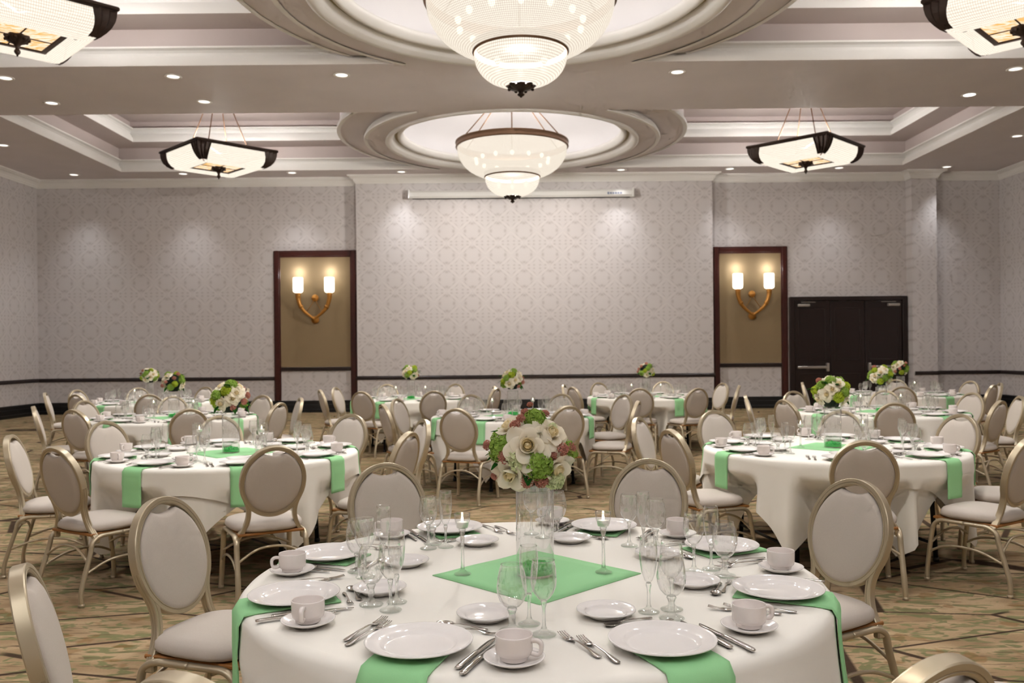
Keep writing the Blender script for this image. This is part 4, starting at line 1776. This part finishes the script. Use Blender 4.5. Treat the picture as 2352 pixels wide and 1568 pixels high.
def bouquet_far(loc, spin, label, seed):
    rg = random.Random(seed)
    e = obj('bouquet', None, None, loc, (0, 0, spin))
    tag(e, label, 'bouquet', 'rose and hydrangea bouquets')
    obj('moss_core', CORE, e)
    n = 22
    for i in range(n):
        zz = .95 - 1.5 * (i + .5) / n
        a = i * 2.39996 + rg.uniform(-.2, .2)
        s = math.sqrt(1 - zz * zz)
        d = (s * math.cos(a), s * math.sin(a), zz)
        k = (i * 7 + seed) % 5
        if k in (0, 2):
            place('rose', ROSE_JOIN[i % 2], e, d, .085, rg.uniform(.85, 1.0), rg.random() * 6)
        elif k == 1:
            place('hydrangea', LIME if (i + seed) % 2 else HYD, e, d, .105, rg.uniform(.9, 1.1), rg.random() * 6)
        elif k == 3:
            place('berry_cluster', PINK, e, d, .13, rg.uniform(.9, 1.25), rg.random() * 6)
        else:
            place('hydrangea', HYD if (i + seed) % 3 else LIME, e, d, .105, rg.uniform(.85, 1.0), rg.random() * 6)
    for k in range(10):
        a = rg.uniform(-PI, PI)
        zz = rg.uniform(-.6, .8)
        s = math.sqrt(1 - zz * zz)
        d = Vector((s * math.cos(a), s * math.sin(a), zz))
        o = obj('leaf', LEAF[k % 2], e, d * .10)
        o.rotation_euler = d.to_track_quat('Y', 'Z').to_euler()
        o.scale = (1.3,) * 3
    return e


# ------------------------------------------------------------------ set every table
# seat-local layout: forward (towards the table's centre), right of the diner
LAY = dict(bread=(.272, .015), saucer=(.0, .255), goblet=(.186, .153), wine=(.246, .214), flute=(.264, .128))
FRONT = {0: dict(bread=(.289, .05), saucer=(-.002, .257), goblet=(.214, .160), wine=(.218, .248), flute=(.284, .180), handle=-18),
         1: dict(bread=(.286, .001), saucer=(.018, .278), flute=(.262, .124), goblet=(.187, .150), wine=(.256, .196), handle=15),
         2: dict(bread=(.255, .035), saucer=(.005, .293), goblet=(.173, .172), wine=(.277, .203), flute=(.226, .248), handle=80),
         3: dict(bread=(.265, .02), saucer=(.005, .264), wine=(.260, .217), flute=(.243, .147), goblet=(.169, .176), handle=70),
         4: dict(bread=(.248, .06), saucer=(-.041, .242), wine=(.182, .247), flute=(.227, .182), goblet=(.157, .148), handle=150),
         5: dict(bread=(.26, -.013), saucer=(-.007, .245), wine=(.248, .181), goblet=(.181, .139), flute=(.254, .114), handle=175),
         6: dict(bread=(.304, .008), saucer=(-.002, .232), goblet=(.194, .14), wine=(.253, .196), flute=(.252, .067), handle=205),
         7: dict(bread=(.255, .01), saucer=(.007, .252), goblet=(.204, .132), wine=(.244, .208), flute=(.279, .137), handle=-92)}
FULL = ('A', 'L', 'R', 'B', 'E', 'G')
nap_rng = random.Random(77)

for key, T in TABLES.items():
    cx, cy = T['c']
    nm = T['nm']
    rng = random.Random(hash(key) % 1000 if False else ord(key) * 7)
    seed = ord(key) * .7
    turn = T['turn']
    seats = T.get('seats', SEATS)
    CHAIR_FRONTS.clear()
    for si, sa in enumerate(seats):
        sn = SEATNM[si]
        ca = rad(sa)
        # chair
        best = None
        for tp in T['tops']:
            a = math.degrees(math.atan2(tp[1] - cy, tp[0] - cx))
            if abs(angdiff(a, sa)) < 22.4 and (best is None or abs(angdiff(a, sa)) < best[0]):
                best = (abs(angdiff(a, sa)), tp)
        if best:
            tx, ty = best[1]
        else:
            a = ca + rng.uniform(-.05, .05)
            rr = 1.43 + rng.uniform(-.05, .06)
            tx, ty = cx + rr * math.cos(a), cy + rr * math.sin(a)
        dv = Vector((cx - tx, cy - ty)).normalized()
        yaw = math.atan2(dv.y, dv.x) - PI / 2 + (rng.uniform(-.05, .05) if key != 'A' else 0)
        dv = Vector((math.cos(yaw + PI / 2), math.sin(yaw + PI / 2)))
        CHAIR_FRONTS.append((Vector((tx + dv.x * (BACK_Y + .255) - cx, ty + dv.y * (BACK_Y + .255) - cy)), dv.copy()))
        thing('banquet_chair', CHAIR, 'champagne metal banquet chair with oval beige back, %s seat, %s' % (sn, nm), 'chair',
              (tx + dv.x * BACK_Y, ty + dv.y * BACK_Y, 0), yaw, 'oval-back banquet chairs')
    thing('banquet_table', TP, 'round folding banquet table with black metal legs, %s' % nm, 'table', (cx, cy, 0), turn, 'round banquet tables')
    under = make_cloth(turn + PI / 4, seed, -.016, TOP - .004)
    thing('tablecloth', [('tablecloth', under)], 'ivory under-cloth hanging lowest beneath the overlay, %s' % nm, 'tablecloth', (cx, cy, 0), 0, 'ivory tablecloths')
    over = make_cloth(turn, seed, 0.0, TOP)
    thing('tablecloth', [('tablecloth', over)], 'ivory square overlay cloth with pointed corners, %s' % nm, 'tablecloth', (cx, cy, 0), 0, 'ivory tablecloths')
    thing('centre_cloth', [('centre_cloth', CENTRE_CLOTH)], 'green square napkin laid cornerwise under the vase, %s' % nm, 'napkin', (cx + .01, cy + .005, TOP), PI / 4, 'green centre napkins')
    thing('vase', [('vase_body', VASE), ('gel_beads', GEL)], 'clear glass cylinder vase with green gel beads, %s' % nm, 'vase', (cx + .005, cy - .007, TOP + .0042), rng.random() * 6, 'glass cylinder vases')
    for s in (-1, 1):
        if key == 'A':
            px, py = (-.169, 2.869) if s < 0 else (.296, 2.876)
        else:
            px, py = cx + s * .232, cy
        thing('candle_holder', CANDLE, 'tall stemmed glass candle holder with lit tealight, %s of the vase, %s' % ('left' if s < 0 else 'right', nm), 'candle holder',
              (px, py, TOP + .0045), 0, 'stemmed tealight holders')
    if key == 'A':
        bouquet_front((cx - .008, cy - .007, 1.165), 'large bouquet of cream roses, green hydrangea and pink berries, nearest the camera')
    else:
        bouquet_far((cx, cy, 1.165), rng.random() * 6.28, 'bouquet of cream roses and green hydrangea in a tall vase, %s' % nm, ord(key))
    for si, sa in enumerate(seats):
        sn = SEATNM[si]
        ca = rad(sa)
        # setting
        rp = .77 if key == 'A' else .765 + rng.uniform(-.012, .008)
        e = Vector((math.cos(ca), math.sin(ca)))
        fw = -e
        rt = Vector((fw.y, -fw.x))
        pc = e * rp

        def W(p, z=0.0, e=e, fw=fw, rt=rt, pc=pc, cx=cx, cy=cy):
            q = pc + fw * p[0] + rt * p[1]
            return (cx + q.x, cy + q.y, TOP + z)

        lay = FRONT[si] if key == 'A' else {k: (v_[0] + rng.uniform(-.004, .004), v_[1] + rng.uniform(-.004, .004)) for k, v_ in LAY.items()}
        na = ca
        if key == 'A':
            na = {0: ca + .12, 1: ca, 7: ca + .10, 2: ca - .1}.get(si, ca)
        nw = .175 if key == 'A' else .155
        nap = make_napkin(cx, cy, pc.x, pc.y, na, turn, seed, nw, .118, .31 if key == 'A' else .25 + rng.uniform(-.015, .008))
        thing('napkin', [('napkin', nap)], 'folded green napkin hanging over the edge, %s seat, %s' % (sn, nm), 'napkin', (cx, cy, 0), 0, 'green place napkins')
        base = math.atan2(fw.y, fw.x)
        thing('dinner_plate', [('plate', PLATE)], 'large white dinner plate on a green napkin, %s seat, %s' % (sn, nm), 'plate', W((0, 0), .0072), 0, 'white dinner plates')
        thing('bread_plate', [('plate', BREAD)], 'small white bread plate above the dinner plate, %s seat, %s' % (sn, nm), 'plate', W(lay['bread'], .001), 0, 'white bread plates')
        thing('saucer', [('saucer', SAUCER)], 'white saucer under the coffee cup, %s seat, %s' % (sn, nm), 'saucer', W(lay['saucer'], .001), 0, 'white saucers')
        ha = rad(lay['handle']) if 'handle' in lay else base + rng.uniform(-2.6, -.3)
        thing('coffee_cup', [('cup_body', CUP), ('handle', CUP_HANDLE)], 'white stacking coffee cup on a saucer, %s seat, %s' % (sn, nm), 'cup', W(lay['saucer'], .0092), ha, 'white coffee cups')
        for gname, G, desc in (('goblet', GOBLET, 'short-stemmed clear water goblet'), ('wine', WINE, 'long-stemmed clear wine glass'), ('flute', FLUTE, 'slim clear champagne flute')):
            gp = [('bowl', G[0]), ('stem', G[1])] if key == 'A' else [('glass', G[2])]
            thing({'goblet': 'water_goblet', 'wine': 'wine_glass', 'flute': 'champagne_flute'}[gname], gp, '%s, %s seat, %s' % (desc, sn, nm), 'glass', W(lay[gname], .001), rng.random() * 6,
                  {'goblet': 'water goblets', 'wine': 'wine glasses', 'flute': 'champagne flutes'}[gname])
        if key not in FULL:
            continue
        j = (lambda a: rng.uniform(-a, a))
        yaw0 = base - PI / 2
        fsh = .02 if (key == 'A' and si == 1) else 0.0
        cut = [('fork', FORK, 'dinner fork lying outermost left of the plate', (.085, -.207 + fsh), yaw0 + j(.035), 'fork'),
               ('fork', FORK, 'salad fork lying next to the plate', (.045, -.175 + fsh), yaw0 + j(.035), 'fork'),
               ('knife', KNIFE, 'table knife lying nearest the plate', (.03, .148), yaw0 + j(.03), 'knife'),
               ('knife', KNIFE, 'second table knife, farther from the plate', (-.01, .178), yaw0 + j(.03), 'knife')]
        if key in ('A', 'L', 'R'):
            cut += [('spoon', SPOON, 'dessert spoon lying across above the plate', (.196, .02) if (key == 'A' and si in (0, 1, 6)) else (.176, .000), yaw0 + PI / 2 + j(.08), 'spoon'),
                    ('dessert_fork', DFORK, 'dessert fork lying across above the plate', (.172, .065) if (key == 'A' and si in (0, 1, 6)) else (.153, .045), yaw0 - PI / 2 + j(.06), 'fork')]
        for (n_, me, desc, p, yw, cat) in cut:
            thing(n_, [(n_, me)], '%s, %s seat, %s' % (desc, sn, nm), cat, W((p[0] + j(.008), p[1] + j(.005)), .0015), yw, {'fork': 'steel forks', 'knife': 'steel knives', 'spoon': 'steel spoons'}[cat])
